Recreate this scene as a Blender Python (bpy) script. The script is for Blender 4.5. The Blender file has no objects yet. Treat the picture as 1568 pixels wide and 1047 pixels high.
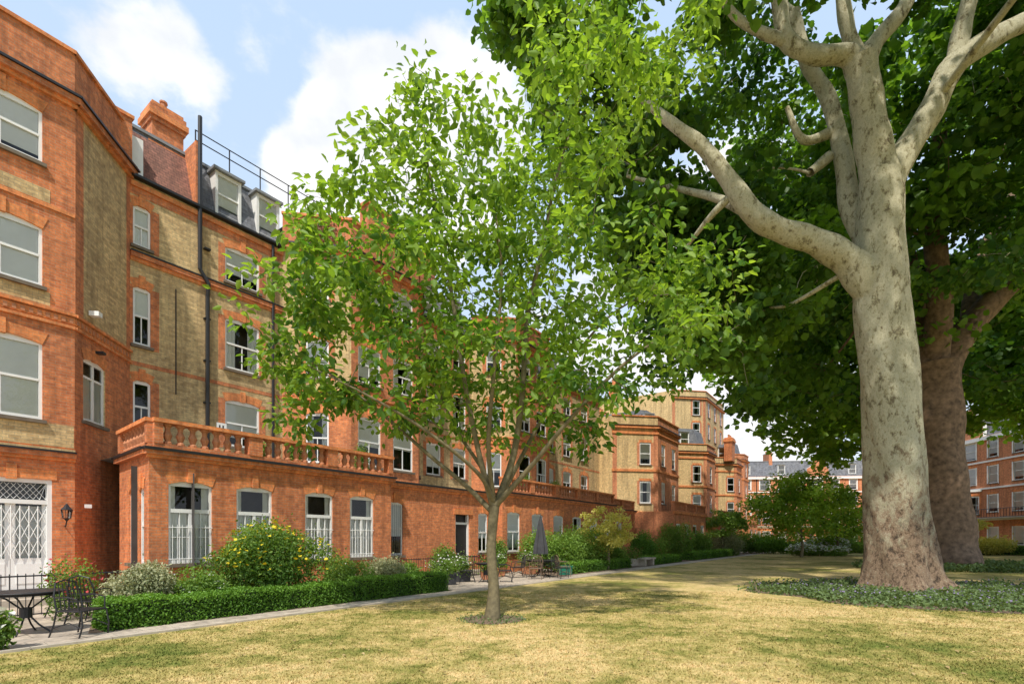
import bpy, math, random
import numpy as np
from mathutils import Vector
random.seed(7); R=np.random.default_rng(11)
S=bpy.context.scene
S.view_settings.view_transform='Standard'; S.view_settings.look='None'; S.view_settings.exposure=0
COL=S.collection
# ------------------------------------------------------------ materials
def nmat(name):
    m=bpy.data.materials.new(name); m.use_nodes=True
    nt=m.node_tree; nt.nodes.clear()
    out=nt.nodes.new('ShaderNodeOutputMaterial')
    return m,nt,out
def N(nt,t,**kw):
    n=nt.nodes.new(t)
    for k,v in kw.items():
        if k in n.inputs.keys(): n.inputs[k].default_value=v
        else: setattr(n,k,v)
    return n
def ramp(nt,fac,stops):
    r=nt.nodes.new('ShaderNodeValToRGB'); e=r.color_ramp.elements
    while len(e)<len(stops): e.new(0.5)
    for i,(p,c) in enumerate(stops):
        e[i].position=p; e[i].color=(c if len(c)==4 else (*c,1))
    nt.links.new(fac,r.inputs[0]); return r
def mixc(nt,f,a,b,bt='MIX'):
    m=nt.nodes.new('ShaderNodeMix'); m.data_type='RGBA'; m.blend_type=bt
    for i,v in ((0,f),(6,a),(7,b)):
        if hasattr(v,'links'): nt.links.new(v,m.inputs[i])
        else: m.inputs[i].default_value=(v if i==0 else (*v,1))
    return m.outputs[2]
def noise(nt,vec,scale,detail=4,rough=.55):
    n=N(nt,'ShaderNodeTexNoise',Scale=scale,Detail=detail,Roughness=rough)
    nt.links.new(vec,n.inputs['Vector']); return n.outputs['Fac']
def brick(name,c1,c2,mortar,stain=(0.12,0.07,0.04),stainamt=.35,bw=.225,rh=.075):
    m,nt,out=nmat(name)
    uv=N(nt,'ShaderNodeUVMap'); geo=N(nt,'ShaderNodeNewGeometry')
    b=N(nt,'ShaderNodeTexBrick',Scale=1.0); b.inputs['Brick Width'].default_value=bw
    b.inputs['Row Height'].default_value=rh; b.inputs['Mortar Size'].default_value=.0065
    b.inputs['Mortar Smooth'].default_value=.3; b.inputs['Bias'].default_value=-.2
    b.inputs['Color1'].default_value=(*c1,1); b.inputs['Color2'].default_value=(*c2,1); b.inputs['Mortar'].default_value=(*mortar,1)
    nt.links.new(uv.outputs[0],b.inputs['Vector'])
    n1=noise(nt,geo.outputs['Position'],.6,7,.7)
    r1=ramp(nt,n1,[(.40,(0,0,0)),(.68,(stainamt,)*3)])
    c=mixc(nt,r1.outputs[0],b.outputs['Color'],stain)
    n2=noise(nt,geo.outputs['Position'],7,4,.7)
    r2=ramp(nt,n2,[(.28,(.68,.68,.68)),(.72,(1.4,1.36,1.28))])
    c=mixc(nt,1.0,c,r2.outputs[0],'MULTIPLY')
    mp=N(nt,'ShaderNodeMapping'); mp.inputs['Scale'].default_value=(1.6,1.6,.12); nt.links.new(geo.outputs['Position'],mp.inputs[0])
    r3=ramp(nt,noise(nt,mp.outputs[0],1.8,6,.65),[(.36,(.76,.74,.73)),(.54,(1.08,1.07,1.06))])
    c=mixc(nt,1.0,c,r3.outputs[0],'MULTIPLY')
    p=N(nt,'ShaderNodeBsdfPrincipled',Roughness=.9); nt.links.new(c,p.inputs['Base Color'])
    bp=N(nt,'ShaderNodeBump',Strength=.5,Distance=.012); bp.invert=True
    nt.links.new(b.outputs['Fac'],bp.inputs['Height']); nt.links.new(bp.outputs[0],p.inputs['Normal'])
    nt.links.new(p.outputs[0],out.inputs[0]); return m
def plain(name,col,rough=.6,var=.25,scale=6,metal=0):
    m,nt,out=nmat(name); geo=N(nt,'ShaderNodeNewGeometry')
    n=noise(nt,geo.outputs['Position'],scale,5)
    r=ramp(nt,n,[(.25,tuple(x*(1-var) for x in col)),(.75,tuple(min(1,x*(1+var*.6)) for x in col))])
    p=N(nt,'ShaderNodeBsdfPrincipled',Roughness=rough,Metallic=metal)
    nt.links.new(r.outputs[0],p.inputs['Base Color']); nt.links.new(p.outputs[0],out.inputs[0]); return m
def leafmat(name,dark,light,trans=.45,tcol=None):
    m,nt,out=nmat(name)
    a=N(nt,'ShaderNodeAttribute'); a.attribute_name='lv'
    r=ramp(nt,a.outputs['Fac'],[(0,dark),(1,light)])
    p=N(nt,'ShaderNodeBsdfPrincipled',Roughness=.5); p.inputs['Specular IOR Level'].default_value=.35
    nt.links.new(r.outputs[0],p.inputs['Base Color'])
    t=N(nt,'ShaderNodeBsdfTranslucent')
    tc=mixc(nt,1.0,r.outputs[0],tcol or (1.6,1.5,.6),'MULTIPLY'); nt.links.new(tc,t.inputs[0])
    mx=N(nt,'ShaderNodeMixShader'); mx.inputs[0].default_value=trans
    nt.links.new(p.outputs[0],mx.inputs[1]); nt.links.new(t.outputs[0],mx.inputs[2]); nt.links.new(mx.outputs[0],out.inputs[0]); return m
M={}
M['red']=brick('red_brick',(.66,.215,.075),(.43,.125,.05),(.44,.27,.17),stain=(.20,.10,.06),stainamt=.35)
M['red2']=brick('red_rubbed_brick',(.74,.26,.085),(.62,.195,.065),(.54,.28,.14),stainamt=.15)
M['stock']=brick('stock_brick',(.64,.47,.24),(.42,.28,.13),(.40,.33,.21),stain=(.17,.115,.065),stainamt=.35)
M['pale']=brick('pale_stock_brick',(.66,.48,.24),(.56,.38,.17),(.44,.36,.23),stainamt=.12)
M['farred']=brick('far_red_brick',(.62,.24,.11),(.52,.175,.08),(.42,.25,.16),stainamt=.1)
M['white']=plain('white_paint',(.84,.83,.80),.45,.05)
M['stone']=plain('stone_trim',(.46,.40,.32),.85,.25)
M['sill']=plain('brown_sill',(.18,.14,.10),.8,.3)
M['black']=plain('black_iron',(.018,.018,.02),.45,.3)
M['slate']=brick('slate_tiles',(.17,.18,.21),(.10,.11,.135),(.05,.05,.055),stain=(.20,.20,.19),bw=.3,rh=.2)
M['tile']=brick('clay_tiles',(.26,.12,.09),(.17,.085,.065),(.07,.04,.035),bw=.18,rh=.12)
M['lead']=plain('lead_flashing',(.24,.25,.26),.6,.2)
M['curtain']=plain('net_curtain',(.86,.85,.82),.9,.06,3)
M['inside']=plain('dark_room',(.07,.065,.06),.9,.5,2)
M['wood']=plain('teak',(.20,.13,.08),.7,.3,20)
M['terra']=plain('terracotta',(.52,.22,.11),.85,.35)
M['canvas']=plain('grey_canvas',(.055,.055,.06),.9,.2)
M['green']=plain('green_plastic',(.02,.20,.13),.5,.15)
def glass():
    m,nt,out=nmat('window_glass')
    t=N(nt,'ShaderNodeBsdfTransparent'); t.inputs[0].default_value=(.97,.99,.99,1)
    g=N(nt,'ShaderNodeBsdfGlossy',Roughness=.02)
    f=N(nt,'ShaderNodeFresnel',IOR=1.55); mx=N(nt,'ShaderNodeMixShader')
    nt.links.new(f.outputs[0],mx.inputs[0]); nt.links.new(t.outputs[0],mx.inputs[1]); nt.links.new(g.outputs[0],mx.inputs[2])
    nt.links.new(mx.outputs[0],out.inputs[0]); return m
M['glass']=glass()
def barkplane():
    m,nt,out=nmat('plane_bark'); geo=N(nt,'ShaderNodeNewGeometry')
    mp=N(nt,'ShaderNodeMapping'); mp.inputs['Scale'].default_value=(1,1,.62); nt.links.new(geo.outputs['Position'],mp.inputs[0])
    P=mp.outputs[0]
    n0=noise(nt,P,5,3); 
    ad=N(nt,'ShaderNodeVectorMath',operation='MULTIPLY_ADD'); ad.inputs[1].default_value=(.22,)*3
    cmb=N(nt,'ShaderNodeCombineXYZ'); 
    for i in range(3): nt.links.new(n0,cmb.inputs[i])
    nt.links.new(cmb.outputs[0],ad.inputs[0]); nt.links.new(P,ad.inputs[2])
    n1=noise(nt,ad.outputs[0],4.2,8,.74)
    c1=ramp(nt,n1,[(.36,(.17,.14,.085)),(.42,(.36,.32,.19)),(.46,(.54,.50,.33)),(.54,(.66,.62,.45)),(.58,(.44,.41,.25)),(.62,(.62,.58,.42)),(.72,(.33,.32,.19))]).outputs[0]
    n2=noise(nt,P,7,8,.82)
    c2=ramp(nt,n2,[(.39,(.06,.04,.025)),(.46,(.20,.13,.08)),(.53,(.36,.25,.16)),(.58,(.26,.18,.11)),(.64,(.55,.46,.33))]).outputs[0]
    sx=N(nt,'ShaderNodeSeparateXYZ'); nt.links.new(geo.outputs['Position'],sx.inputs[0])
    mm=N(nt,'ShaderNodeMath',operation='MULTIPLY_ADD'); nt.links.new(n1,mm.inputs[0]); mm.inputs[1].default_value=12; nt.links.new(sx.outputs[2],mm.inputs[2])
    mr=N(nt,'ShaderNodeMapRange'); mr.inputs[1].default_value=7.6; mr.inputs[2].default_value=10.4; mr.inputs[3].default_value=1; mr.inputs[4].default_value=0
    nt.links.new(mm.outputs[0],mr.inputs[0])
    c=mixc(nt,mr.outputs[0],c1,c2)
    p=N(nt,'ShaderNodeBsdfPrincipled',Roughness=.85); nt.links.new(c,p.inputs['Base Color'])
    sm=N(nt,'ShaderNodeMath',operation='ADD'); nt.links.new(n1,sm.inputs[0]); nt.links.new(n2,sm.inputs[1])
    bp=N(nt,'ShaderNodeBump',Strength=1.0,Distance=.09); nt.links.new(sm.outputs[0],bp.inputs['Height']); nt.links.new(bp.outputs[0],p.inputs['Normal'])
    nt.links.new(p.outputs[0],out.inputs[0]); return m
M['plane']=barkplane()
M['bark']=plain('brown_bark',(.22,.145,.095),.9,.7,4)
M['bark2']=plain('cherry_bark',(.17,.14,.075),.85,.45,14)
M['leafS']=leafmat('young_leaves',(.06,.155,.02),(.32,.48,.07),.52)
M['leafB']=leafmat('plane_leaves',(.035,.10,.016),(.165,.31,.035),.48)
M['leafC']=leafmat('plane_leaves_far',(.07,.16,.02),(.23,.39,.045),.5)
M['hedge']=leafmat('hedge_leaves',(.045,.13,.012),(.19,.36,.04),.3)
M['shrub']=leafmat('shrub_leaves',(.06,.14,.02),(.25,.39,.07),.38)
M['palesh']=leafmat('variegated_leaves',(.15,.19,.08),(.55,.54,.32),.3,(1.2,1.2,.8))
M['acer']=leafmat('yellow_leaves',(.32,.36,.07),(.64,.60,.18),.4)
M['cover']=leafmat('ground_cover_leaves',(.06,.10,.035),(.20,.29,.10),.3)
M['yel']=leafmat('yellow_petals',(.65,.48,.02),(.85,.70,.04),.2,(1.1,1,.5))
M['wht']=leafmat('white_petals',(.65,.65,.58),(.85,.85,.8),.2,(1,1,1))
M['pink']=leafmat('red_petals',(.45,.04,.05),(.6,.12,.12),.2,(1.1,.9,.9))
M['vio']=leafmat('violet_petals',(.20,.16,.30),(.35,.28,.42),.2,(1,1,1))
M['dead']=leafmat('dry_leaves',(.22,.13,.05),(.55,.42,.2),.1,(1,1,1))
M['rust']=leafmat('rust_leaves',(.14,.09,.05),(.34,.22,.14),.3,(1.1,1,.8))
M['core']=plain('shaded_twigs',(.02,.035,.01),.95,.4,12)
M['soil']=plain('soil',(.19,.13,.085),.95,.4,15)
def lawn(name,blade=False):
    m,nt,out=nmat(name); geo=N(nt,'ShaderNodeNewGeometry'); P=geo.outputs['Position']
    n1=noise(nt,P,.20,5,.6); n2=noise(nt,P,1.1,8,.78); n3=noise(nt,P,38,3,.7)
    a=N(nt,'ShaderNodeMath',operation='MULTIPLY_ADD'); nt.links.new(n2,a.inputs[0]); a.inputs[1].default_value=.95; nt.links.new(n1,a.inputs[2])
    mr=N(nt,'ShaderNodeMapRange'); mr.inputs[1].default_value=.66; mr.inputs[2].default_value=1.28; nt.links.new(a.outputs[0],mr.inputs[0])
    c=ramp(nt,mr.outputs[0],[(.18,(.15,.18,.042)),(.34,(.27,.25,.075)),(.48,(.46,.37,.15)),(.70,(.64,.48,.25))]).outputs[0]
    n4=noise(nt,P,5.5,4,.7); r4=ramp(nt,n4,[(.36,(.72,.78,.62)),(.58,(1.12,1.09,1.06))]).outputs[0]
    c=mixc(nt,1.0,c,r4,'MULTIPLY')
    r=ramp(nt,n3,[(.25,(.58,.6,.52)),(.7,(1.22,1.2,1.18))]).outputs[0]
    c=mixc(nt,1.0,c,r,'MULTIPLY')
    p=N(nt,'ShaderNodeBsdfPrincipled',Roughness=.95); p.inputs['Specular IOR Level'].default_value=.15
    nt.links.new(c,p.inputs['Base Color'])
    if not blade:
        bp=N(nt,'ShaderNodeBump',Strength=.6,Distance=.03); nt.links.new(n3,bp.inputs['Height']); nt.links.new(bp.outputs[0],p.inputs['Normal'])
    nt.links.new(p.outputs[0],out.inputs[0]); return m
M['lawn']=lawn('lawn_grass'); M['blade']=lawn('grass_blades',True)
M['paving']=brick('stone_paving',(.46,.40,.33),(.36,.31,.26),(.17,.15,.12),stain=(.24,.20,.16),bw=.9,rh=.6)
# ------------------------------------------------------------ helpers
def empty(name,loc=(0,0,0)):
    e=bpy.data.objects.new(name,None); e.location=(0,0,0); COL.objects.link(e); return e
class Fr:
    def __init__(s,o,d): s.o=o; s.d=d; s.n=(d[1],-d[0])
    def w(s,p,q,z): return (s.o[0]+s.d[0]*p+s.n[0]*q, s.o[1]+s.d[1]*p+s.n[1]*q, z)
u=(math.sin(math.radians(35.8)),math.cos(math.radians(35.8)))
G=Fr((0,0),u)
def st(s,t): return G.w(s,t,0)[:2]
def wf(a,b):
    L=math.hypot(b[0]-a[0],b[1]-a[1]); return Fr(a,((b[0]-a[0])/L,(b[1]-a[1])/L)),L
class B:
    def __init__(s,name,parent_name=True):
        s.e=empty(name) if parent_name else None; s.m={}; s.name=name; s.last=None
    def face(s,mat,pts):
        v,f=s.m.setdefault(mat,([],[])); i=len(v); v.extend(pts); f.append(tuple(range(i,i+len(pts))))
    def box(s,mat,fr,p0,p1,q0,q1,z0,z1):
        v,f=s.m.setdefault(mat,([],[])); i=len(v)
        for z in (z0,z1):
            for p,q in ((p0,q0),(p1,q0),(p1,q1),(p0,q1)): v.append(fr.w(p,q,z))
        for a in ((0,1,2,3),(4,5,6,7),(0,1,5,4),(1,2,6,5),(2,3,7,6),(3,0,4,7)): f.append(tuple(i+k for k in a))
    def lathe(s,mat,c,prof,n=10,smooth=False):
        v,f=s.m.setdefault(mat,([],[])); i=len(v)
        for z,r in prof:
            for k in range(n): a=2*math.pi*k/n; v.append((c[0]+r*math.cos(a),c[1]+r*math.sin(a),z))
        for j in range(len(prof)-1):
            for k in range(n): f.append((i+j*n+k,i+j*n+(k+1)%n,i+(j+1)*n+(k+1)%n,i+(j+1)*n+k))
        f.append(tuple(i+k for k in range(n))); f.append(tuple(i+(len(prof)-1)*n+k for k in range(n)))
    def tube(s,mat,pts,rad,n=6):
        v,f=s.m.setdefault(mat,([],[])); i=len(v); P=[Vector(p) for p in pts]
        for j,p in enumerate(P):
            d=(P[min(j+1,len(P)-1)]-P[max(j-1,0)]); d.normalize()
            a=d.cross(Vector((.31,.95,.05))); 
            if a.length<.2: a=d.cross(Vector((1,0,0)))
            a.normalize(); b=d.cross(a); r=rad[j] if isinstance(rad,(list,tuple)) else rad
            for k in range(n):
                t=2*math.pi*k/n; v.append(tuple(p+a*(r*math.cos(t))+b*(r*math.sin(t))))
        for j in range(len(P)-1):
            for k in range(n): f.append((i+j*n+k,i+j*n+(k+1)%n,i+(j+1)*n+(k+1)%n,i+(j+1)*n+k))
    def done(s,smooth=()):
        for mat,(v,f) in s.m.items():
            me=bpy.data.meshes.new(s.name+'_'+mat); me.from_pydata(v,[],f); me.materials.append(M[mat])
            uvl=me.uv_layers.new(name='UVMap'); va=np.array(v)
            if mat in ('red','red2','stock','pale','farred','slate','tile','paving'):
                buf=np.zeros((len(me.loops),2),dtype=np.float32); k=0
                for fc in f:
                    P=va[list(fc)]; n=np.cross(P[1]-P[0],P[2]-P[0])
                    if np.linalg.norm(n)<1e-12: n=np.cross(P[2]-P[0],P[-1]-P[0])
                    l=np.linalg.norm(n); n=n/l if l>0 else np.array([0,0,1.])
                    if abs(n[2])>.85: uvs=np.stack([P[:,0]*u[0]+P[:,1]*u[1],P[:,0]*u[1]-P[:,1]*u[0]],1)
                    else:
                        h=np.array([-n[1],n[0]]); h/=np.linalg.norm(h)
                        if h[0]*u[0]+h[1]*u[1]<0: h=-h
                        sl=math.sqrt(max(1e-6,1-n[2]**2)); uvs=np.stack([P[:,:2]@h,P[:,2]/sl],1)
                    buf[k:k+len(fc)]=uvs; k+=len(fc)
                uvl.data.foreach_set('uv',buf.ravel())
            if mat in smooth: me.polygons.foreach_set('use_smooth',[True]*len(me.polygons))
            o=bpy.data.objects.new(s.name.split('.')[0]+'_'+M[mat].name,me); COL.objects.link(o); s.last=o
            if s.e: o.parent=s.e
        return s.e
QO=.07   # how far the joinery sits forward in its reveal
def window(b,fr,p0,p1,z0,z1,kind='sash',head='red2',sur=None,arch=.10,detail=True,blind=None):
    w=p1-p0; pc=(p0+p1)/2; q=-.15+QO
    fwd=.065
    b.face('glass',[fr.w(p0,q,z0),fr.w(p1,q,z0),fr.w(p1,q,z1),fr.w(p0,q,z1)])
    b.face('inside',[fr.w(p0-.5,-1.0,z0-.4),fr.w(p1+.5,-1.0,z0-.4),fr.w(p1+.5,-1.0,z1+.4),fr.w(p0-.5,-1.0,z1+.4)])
    F=lambda a,c,d,e,q0=-.18,q1=-.11:b.box('white',fr,a,c,q0+QO,q1+QO,d,e)
    F(p0,p0+fwd,z0,z1); F(p1-fwd,p1,z0,z1); F(p0+fwd,p1-fwd,z1-.14,z1); F(p0+fwd,p1-fwd,z0,z0+.09)
    k=random.random(); q0,q1=-.175,-.117
    C=lambda a,c,d,e,qa=-.185,qb=-.185:b.face('curtain',[fr.w(a,qa+QO,d),fr.w(c,qb+QO,d),fr.w(c,qb+QO,e),fr.w(a,qa+QO,e)])
    if kind in('sash','full'):
        zm=(z0+z1)/2; F(p0+fwd,p1-fwd,zm-.03,zm+.03,-.178,-.105)
        if detail: F(pc-.015,pc+.015,z0+.09,zm-.03,q0,q1)
        if k<.62 or kind=='full':
            zz=zm+random.uniform(-.8,.1)
            if kind=='full': zz=z0+random.uniform(0,.5)
            C(p0+.02,p1-.02,zz,z1)
        elif k<.92:
            for a,c in ((p0+.02,p0+w*.32),(p1-w*.32,p1-.02)): 
                n=6
                for i in range(n):
                    x0=a+(c-a)*i/n;x1=a+(c-a)*(i+1)/n
                    C(x0,x1,z0,z1,-.19-.04*(i%2),-.19-.04*((i+1)%2))
    elif kind=='cross':
        zt=z1-(z1-z0)*.36; F(p0+fwd,p1-fwd,zt-.05,zt+.05,-.178,-.10)
        F(pc-.04,pc+.04,z0+.09,zt-.05,-.178,-.108)
        for f_ in (.26,.74): 
            x=p0+w*f_; F(x-.012,x+.012,z0+.09,zt-.05,q0,q1)
        zz=(z0+zt)/2; 
        for a,c in ((p0+fwd,p0+w*.26-.012),(p0+w*.26+.012,pc-.04),(pc+.04,p0+w*.74-.012),(p0+w*.74+.012,p1-fwd)): F(a,c,zz-.01,zz+.01,q0,q1)
        n=14
        for i in range(n):
            x0=p0+.01+(w-.02)*i/n;x1=p0+.01+(w-.02)*(i+1)/n
            C(x0,x1,z0,zt,-.19-.03*(i%2),-.19-.03*((i+1)%2))
        C(p0+.02,p0+w*.2,zt,z1,-.21,-.24); C(p1-w*.2,p1-.02,zt,z1,-.24,-.21)
        b.tube('white',[fr.w(p0,.01,z0+.12),fr.w(p1,.01,z0+.12)],.012); b.tube('white',[fr.w(p0,.01,z0+.95),fr.w(p1,.01,z0+.95)],.012)
        x=p0+.09
        while x<p1-.04: b.tube('white',[fr.w(x,.01,z0+.02),fr.w(x,.01,z0+1.02)],.008,4); x+=.115
    elif kind=='casement':
        F(pc-.035,pc+.035,z0+.09,z1-.14,-.178,-.108)
        zt=z1-(z1-z0)*.3
        F(p0+fwd,pc-.035,zt-.03,zt+.03,q0,q1); F(pc+.035,p1-fwd,zt-.03,zt+.03,q0,q1)
        C(p0+.02,p1-.02,z0,zt)
    elif kind=='small':
        zm=(z0+z1)/2; F(p0+fwd,p1-fwd,zm-.03,zm+.03,-.178,-.105)
        if k<.6: C(p0+.02,p1-.02,zm-.3,z1)
    b.box('sill',fr,p0-.07,p1+.07,-.19,.09,z0-.09,z0-.002)
    hh=.27; n=8; ex=.11
    def za(x): return z1-arch*min(1,((x-pc)/(w/2))**2)
    if detail:
        xs=[p0+w*i/n for i in range(n+1)]
        for i in range(n):
            a,c=xs[i],xs[i+1]; A=za(a);C_=za(c)
            sa=a+(a-pc)*ex*2/w; sc=c+(c-pc)*ex*2/w
            ta=z1+hh-arch*.7*((a-pc)/(w/2))**2; tc=z1+hh-arch*.7*((c-pc)/(w/2))**2
            b.face(head,[fr.w(a,.014,A),fr.w(c,.014,C_),fr.w(sc,.014,tc),fr.w(sa,.014,ta)])
            b.face(head,[fr.w(a,.014,A),fr.w(c,.014,C_),fr.w(c,-.12,C_),fr.w(a,-.12,A)])
            b.face(head,[fr.w(sa,.014,ta),fr.w(sc,.014,tc),fr.w(sc,-.01,tc),fr.w(sa,-.01,ta)])
        b.box(head,fr,pc-.09,pc+.09,-.035,.05,z1-.03,z1+hh+.08)
    else: b.box(head,fr,p0-.08,p1+.08,-.02,.02,z1+.002,z1+.22)
    if sur:
        for a,c in ((p0-.24,p0-.001),(p1+.001,p1+.24)): b.box(sur,fr,a,c,-.02,.009,z0-.085,z1-.001)
def wall(b,fr,L,z0,z1,mat,ops=(),zones=None,head='red2',sur=None,detail=True):
    xs=sorted({0,L,*[o[0] for o in ops],*[o[1] for o in ops]}); zs=sorted({z0,z1,*[o[2] for o in ops],*[o[3] for o in ops]})
    if zones: zs=sorted(set(zs)|{z for z,_ in zones if z0<z<z1})
    for i in range(len(xs)-1):
        for j in range(len(zs)-1):
            xm=(xs[i]+xs[i+1])/2; zm=(zs[j]+zs[j+1])/2
            if any(o[0]<xm<o[1] and o[2]<zm<o[3] for o in ops): continue
            mt=mat
            if zones:
                for z,m_ in zones:
                    if zm>z: mt=m_
            b.face(mt,[fr.w(xs[i],0,zs[j]),fr.w(xs[i+1],0,zs[j]),fr.w(xs[i+1],0,zs[j+1]),fr.w(xs[i],0,zs[j+1])])
    for o in ops:
        p0,p1,a,c=o[:4]; d=-.22
        rm=sur or mat
        b.face(rm,[fr.w(p0,0,a),fr.w(p0,d,a),fr.w(p0,d,c),fr.w(p0,0,c)])
        b.face(rm,[fr.w(p1,0,a),fr.w(p1,d,a),fr.w(p1,d,c),fr.w(p1,0,c)])
        b.face(rm,[fr.w(p0,0,c),fr.w(p1,0,c),fr.w(p1,d,c),fr.w(p0,d,c)])
        b.face('sill',[fr.w(p0,0,a),fr.w(p1,0,a),fr.w(p1,d,a),fr.w(p0,d,a)])
        if o[4]: window(b,fr,p0,p1,a,c,o[4],head,sur,detail=detail)
def band(b,fr,L,z0,z1,q,mat,e=0.0):
    b.box(mat,fr,-e,L+e,-.05,q,z0,z1)
def balustrade(b,a,c,zb=3.95,zt=4.62,mat='red',step=.30,pier=2.7):
    fr,L=wf(a,c)
    b.box(mat,fr,0,L,-.16,.10,zb,zb+.14); b.box('red2',fr,-.02,L+.02,-.20,.16,zt,zt+.10)
    np_=max(1,round(L/pier))
    for i in range(np_+1):
        x=L*i/np_; b.box(mat,fr,max(0,x-.2),min(L,x+.2),-.17,.12,zb+.13,zt+.002)
    x=.35
    while x<L-.3:
        if min(abs(x-L*i/np_) for i in range(np_+1))>.28:
            c_=fr.w(x,-.03,0)
            b.lathe('terra' if mat!='pale' else 'stone',c_[:2],[(zb+.14,.10),(zb+.2,.10),(zb+.23,.06),(zb+.38,.11),(zb+.5,.06),(zt-.08,.07),(zt-.05,.11),(zt,.11)],8)
        x+=step
def dormer(b,fr,pc,w,z0,z1,q=-.35,depth=1.6):
    p0,p1=pc-w/2,pc+w/2
    b.box('white',fr,p0,p0+.1,q-depth,q,z0,z1); b.box('white',fr,p1-.1,p1,q-depth,q,z0,z1)
    b.box('white',fr,p0+.1,p1-.1,q-.12,q-.02,z1-.12,z1); b.box('white',fr,p0+.1,p1-.1,q-.12,q-.02,z0,z0+.1)
    zm=(z0+z1)/2; b.box('white',fr,p0+.1,p1-.1,q-.12,q-.03,zm-.03,zm+.03)
    b.box('lead',fr,p0-.1,p1+.1,q-depth,q+.12,z1+.002,z1+.1)
    b.face('glass',[fr.w(p0,q-.08,z0),fr.w(p1,q-.08,z0),fr.w(p1,q-.08,z1),fr.w(p0,q-.08,z1)])
    b.face('curtain',[fr.w(p0,q-.11,z0+.1),fr.w(p1,q-.11,z0+.1),fr.w(p1,q-.11,z1),fr.w(p0,q-.11,z1)])
    b.face('inside',[fr.w(p0,q-.5,z0),fr.w(p1,q-.5,z0),fr.w(p1,q-.5,z1),fr.w(p0,q-.5,z1)])
def mansard(b,fr,L,z0,z1,set_=.9,mat='slate',back=7,e=0):
    b.face(mat,[fr.w(-e,-.25,z0),fr.w(L+e,-.25,z0),fr.w(L+e,-set_,z1),fr.w(-e,-set_,z1)])
    b.face('lead',[fr.w(-e,-set_,z1),fr.w(L+e,-set_,z1),fr.w(L+e,-back,z1),fr.w(-e,-back,z1)])
    for x in (-e,L+e): b.face('red',[fr.w(x,-.25,z0),fr.w(x,-set_,z1),fr.w(x,-back,z1),fr.w(x,-back,z0)])
    b.box('lead',fr,-e,L+e,-set_-.1,-set_+.08,z1-.02,z1+.08)
def chimney(b,s,t,z0,z1,w=1.1,d=.8,pots=3):
    c=G
    b.box('red',c,s-w/2,s+w/2,t-d/2,t+d/2,z0,z1-.7)
    for i,(e,h) in enumerate(((.06,.15),(.13,.2),(.07,.2),(.0,.15))):
        zz=z1-.7+sum((.15,.2,.2,.15)[:i]); b.box('red2' if i%2 else 'red',c,s-w/2-e,s+w/2+e,t-d/2-e,t+d/2+e,zz+.001*i,zz+h)
    for i in range(pots):
        x=s-w/2+w*(i+.5)/pots; p=G.w(x,t,0)
        b.lathe('terra',p[:2],[(z1-.02,.13),(z1+.35,.10),(z1+.36,.13),(z1+.42,.13)],8)
# ------------------------------------------------------------ main terrace (garden side)
b=B('brick_mansion_block')
T1,T2,TE=-17.8,-19.7,-15.0
rowsB=[(4.75,6.83),(8.23,9.85),(11.45,12.9)]
rowsM=[(5.1,6.85),(7.98,9.9),(11.2,12.55)]
def bay_face(fr,L,mat,cols,top=14.8,z0=0,ground=(),kind='sash',sur=None,extra=()):
    ops=list(ground)+list(extra)
    for a,c in cols:
        for r in rowsB: ops.append((a,c,r[0],r[1],kind))
    if mat=='stock':
        wall(b,fr,L,z0,top,'stock',ops,zones=[(-1,'red'),(7.35,'stock'),(13.3,'red')],sur=sur)
    else: wall(b,fr,L,z0,top,mat,ops,sur=sur)
    band(b,fr,L,7.32,7.40,.07,'red2'); band(b,fr,L,7.44,7.62,.03,'red2'); band(b,fr,L,7.66,7.74,.09,'red2')
    n=int(L/.16)
    for i in range(n): b.box('terra',fr,(i+.25)*L/n,(i+.75)*L/n,0,.05,7.47,7.59)
    if mat!='stock': band(b,fr,L,10.35,10.45,.04,'red2')
    band(b,fr,L,13.30,13.40,.10,'red2',.04); band(b,fr,L,13.40,13.56,.20,'red',.08); band(b,fr,L,13.56,13.62,.26,'black',.1)
    band(b,fr,L,14.8,14.9,.06,'red2',.03)
def quoin(fr,x,w,z0,z1): b.box('red',fr,x,x+w,-.02,.011,z0,z1)
fr,L=wf(st(-6,T1),st(4.34,T1))
bay_face(fr,L,'red',[(8.1,9.68),(3.6,5.2)],ground=[(8.3,9.87,.35,3.2,None),(3.6,5.0,1.0,3.1,'cross')],kind='full')
for zb in (10.48,7.78): b.box('stock',fr,7.95,9.83,-.02,.008,zb,zb+.35)
b.box('stock',fr,L-1.5,L-.02,-.02,.007,4.1,4.7)
dp0,dp1=8.3,9.87
b.box('white',fr,dp0,dp0+.09,-.2,-.02,.35,3.2); b.box('white',fr,dp1-.09,dp1,-.2,-.02,.35,3.2)
b.box('white',fr,dp0+.09,dp1-.09,-.2,-.03,3.1,3.2); b.box('white',fr,dp0+.09,dp1-.09,-.2,-.03,2.55,2.66)
b.face('inside',[fr.w(dp0,-.3,.35),fr.w(dp1,-.3,.35),fr.w(dp1,-.3,3.2),fr.w(dp0,-.3,3.2)])
b.face('glass',[fr.w(dp0,-.16,.35),fr.w(dp1,-.16,.35),fr.w(dp1,-.16,3.2),fr.w(dp0,-.16,3.2)])
mid=(dp0+dp1)/2
for a,c in ((dp0+.09,mid-.005),(mid+.005,dp1-.09)):
    b.box('white',fr,a,c,-.18,-.10,.36,1.15); b.box('white',fr,a,a+.09,-.18,-.1,1.15,2.55); b.box('white',fr,c-.09,c,-.18,-.1,1.15,2.55)
    b.box('white',fr,a+.1,c-.1,-.1,-.085,.5,1.02)
    b.face('curtain',[fr.w(a,-.26,1.1),fr.w(c,-.26,1.1),fr.w(c,-.26,2.5),fr.w(a,-.26,2.5)])
n=9
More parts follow.
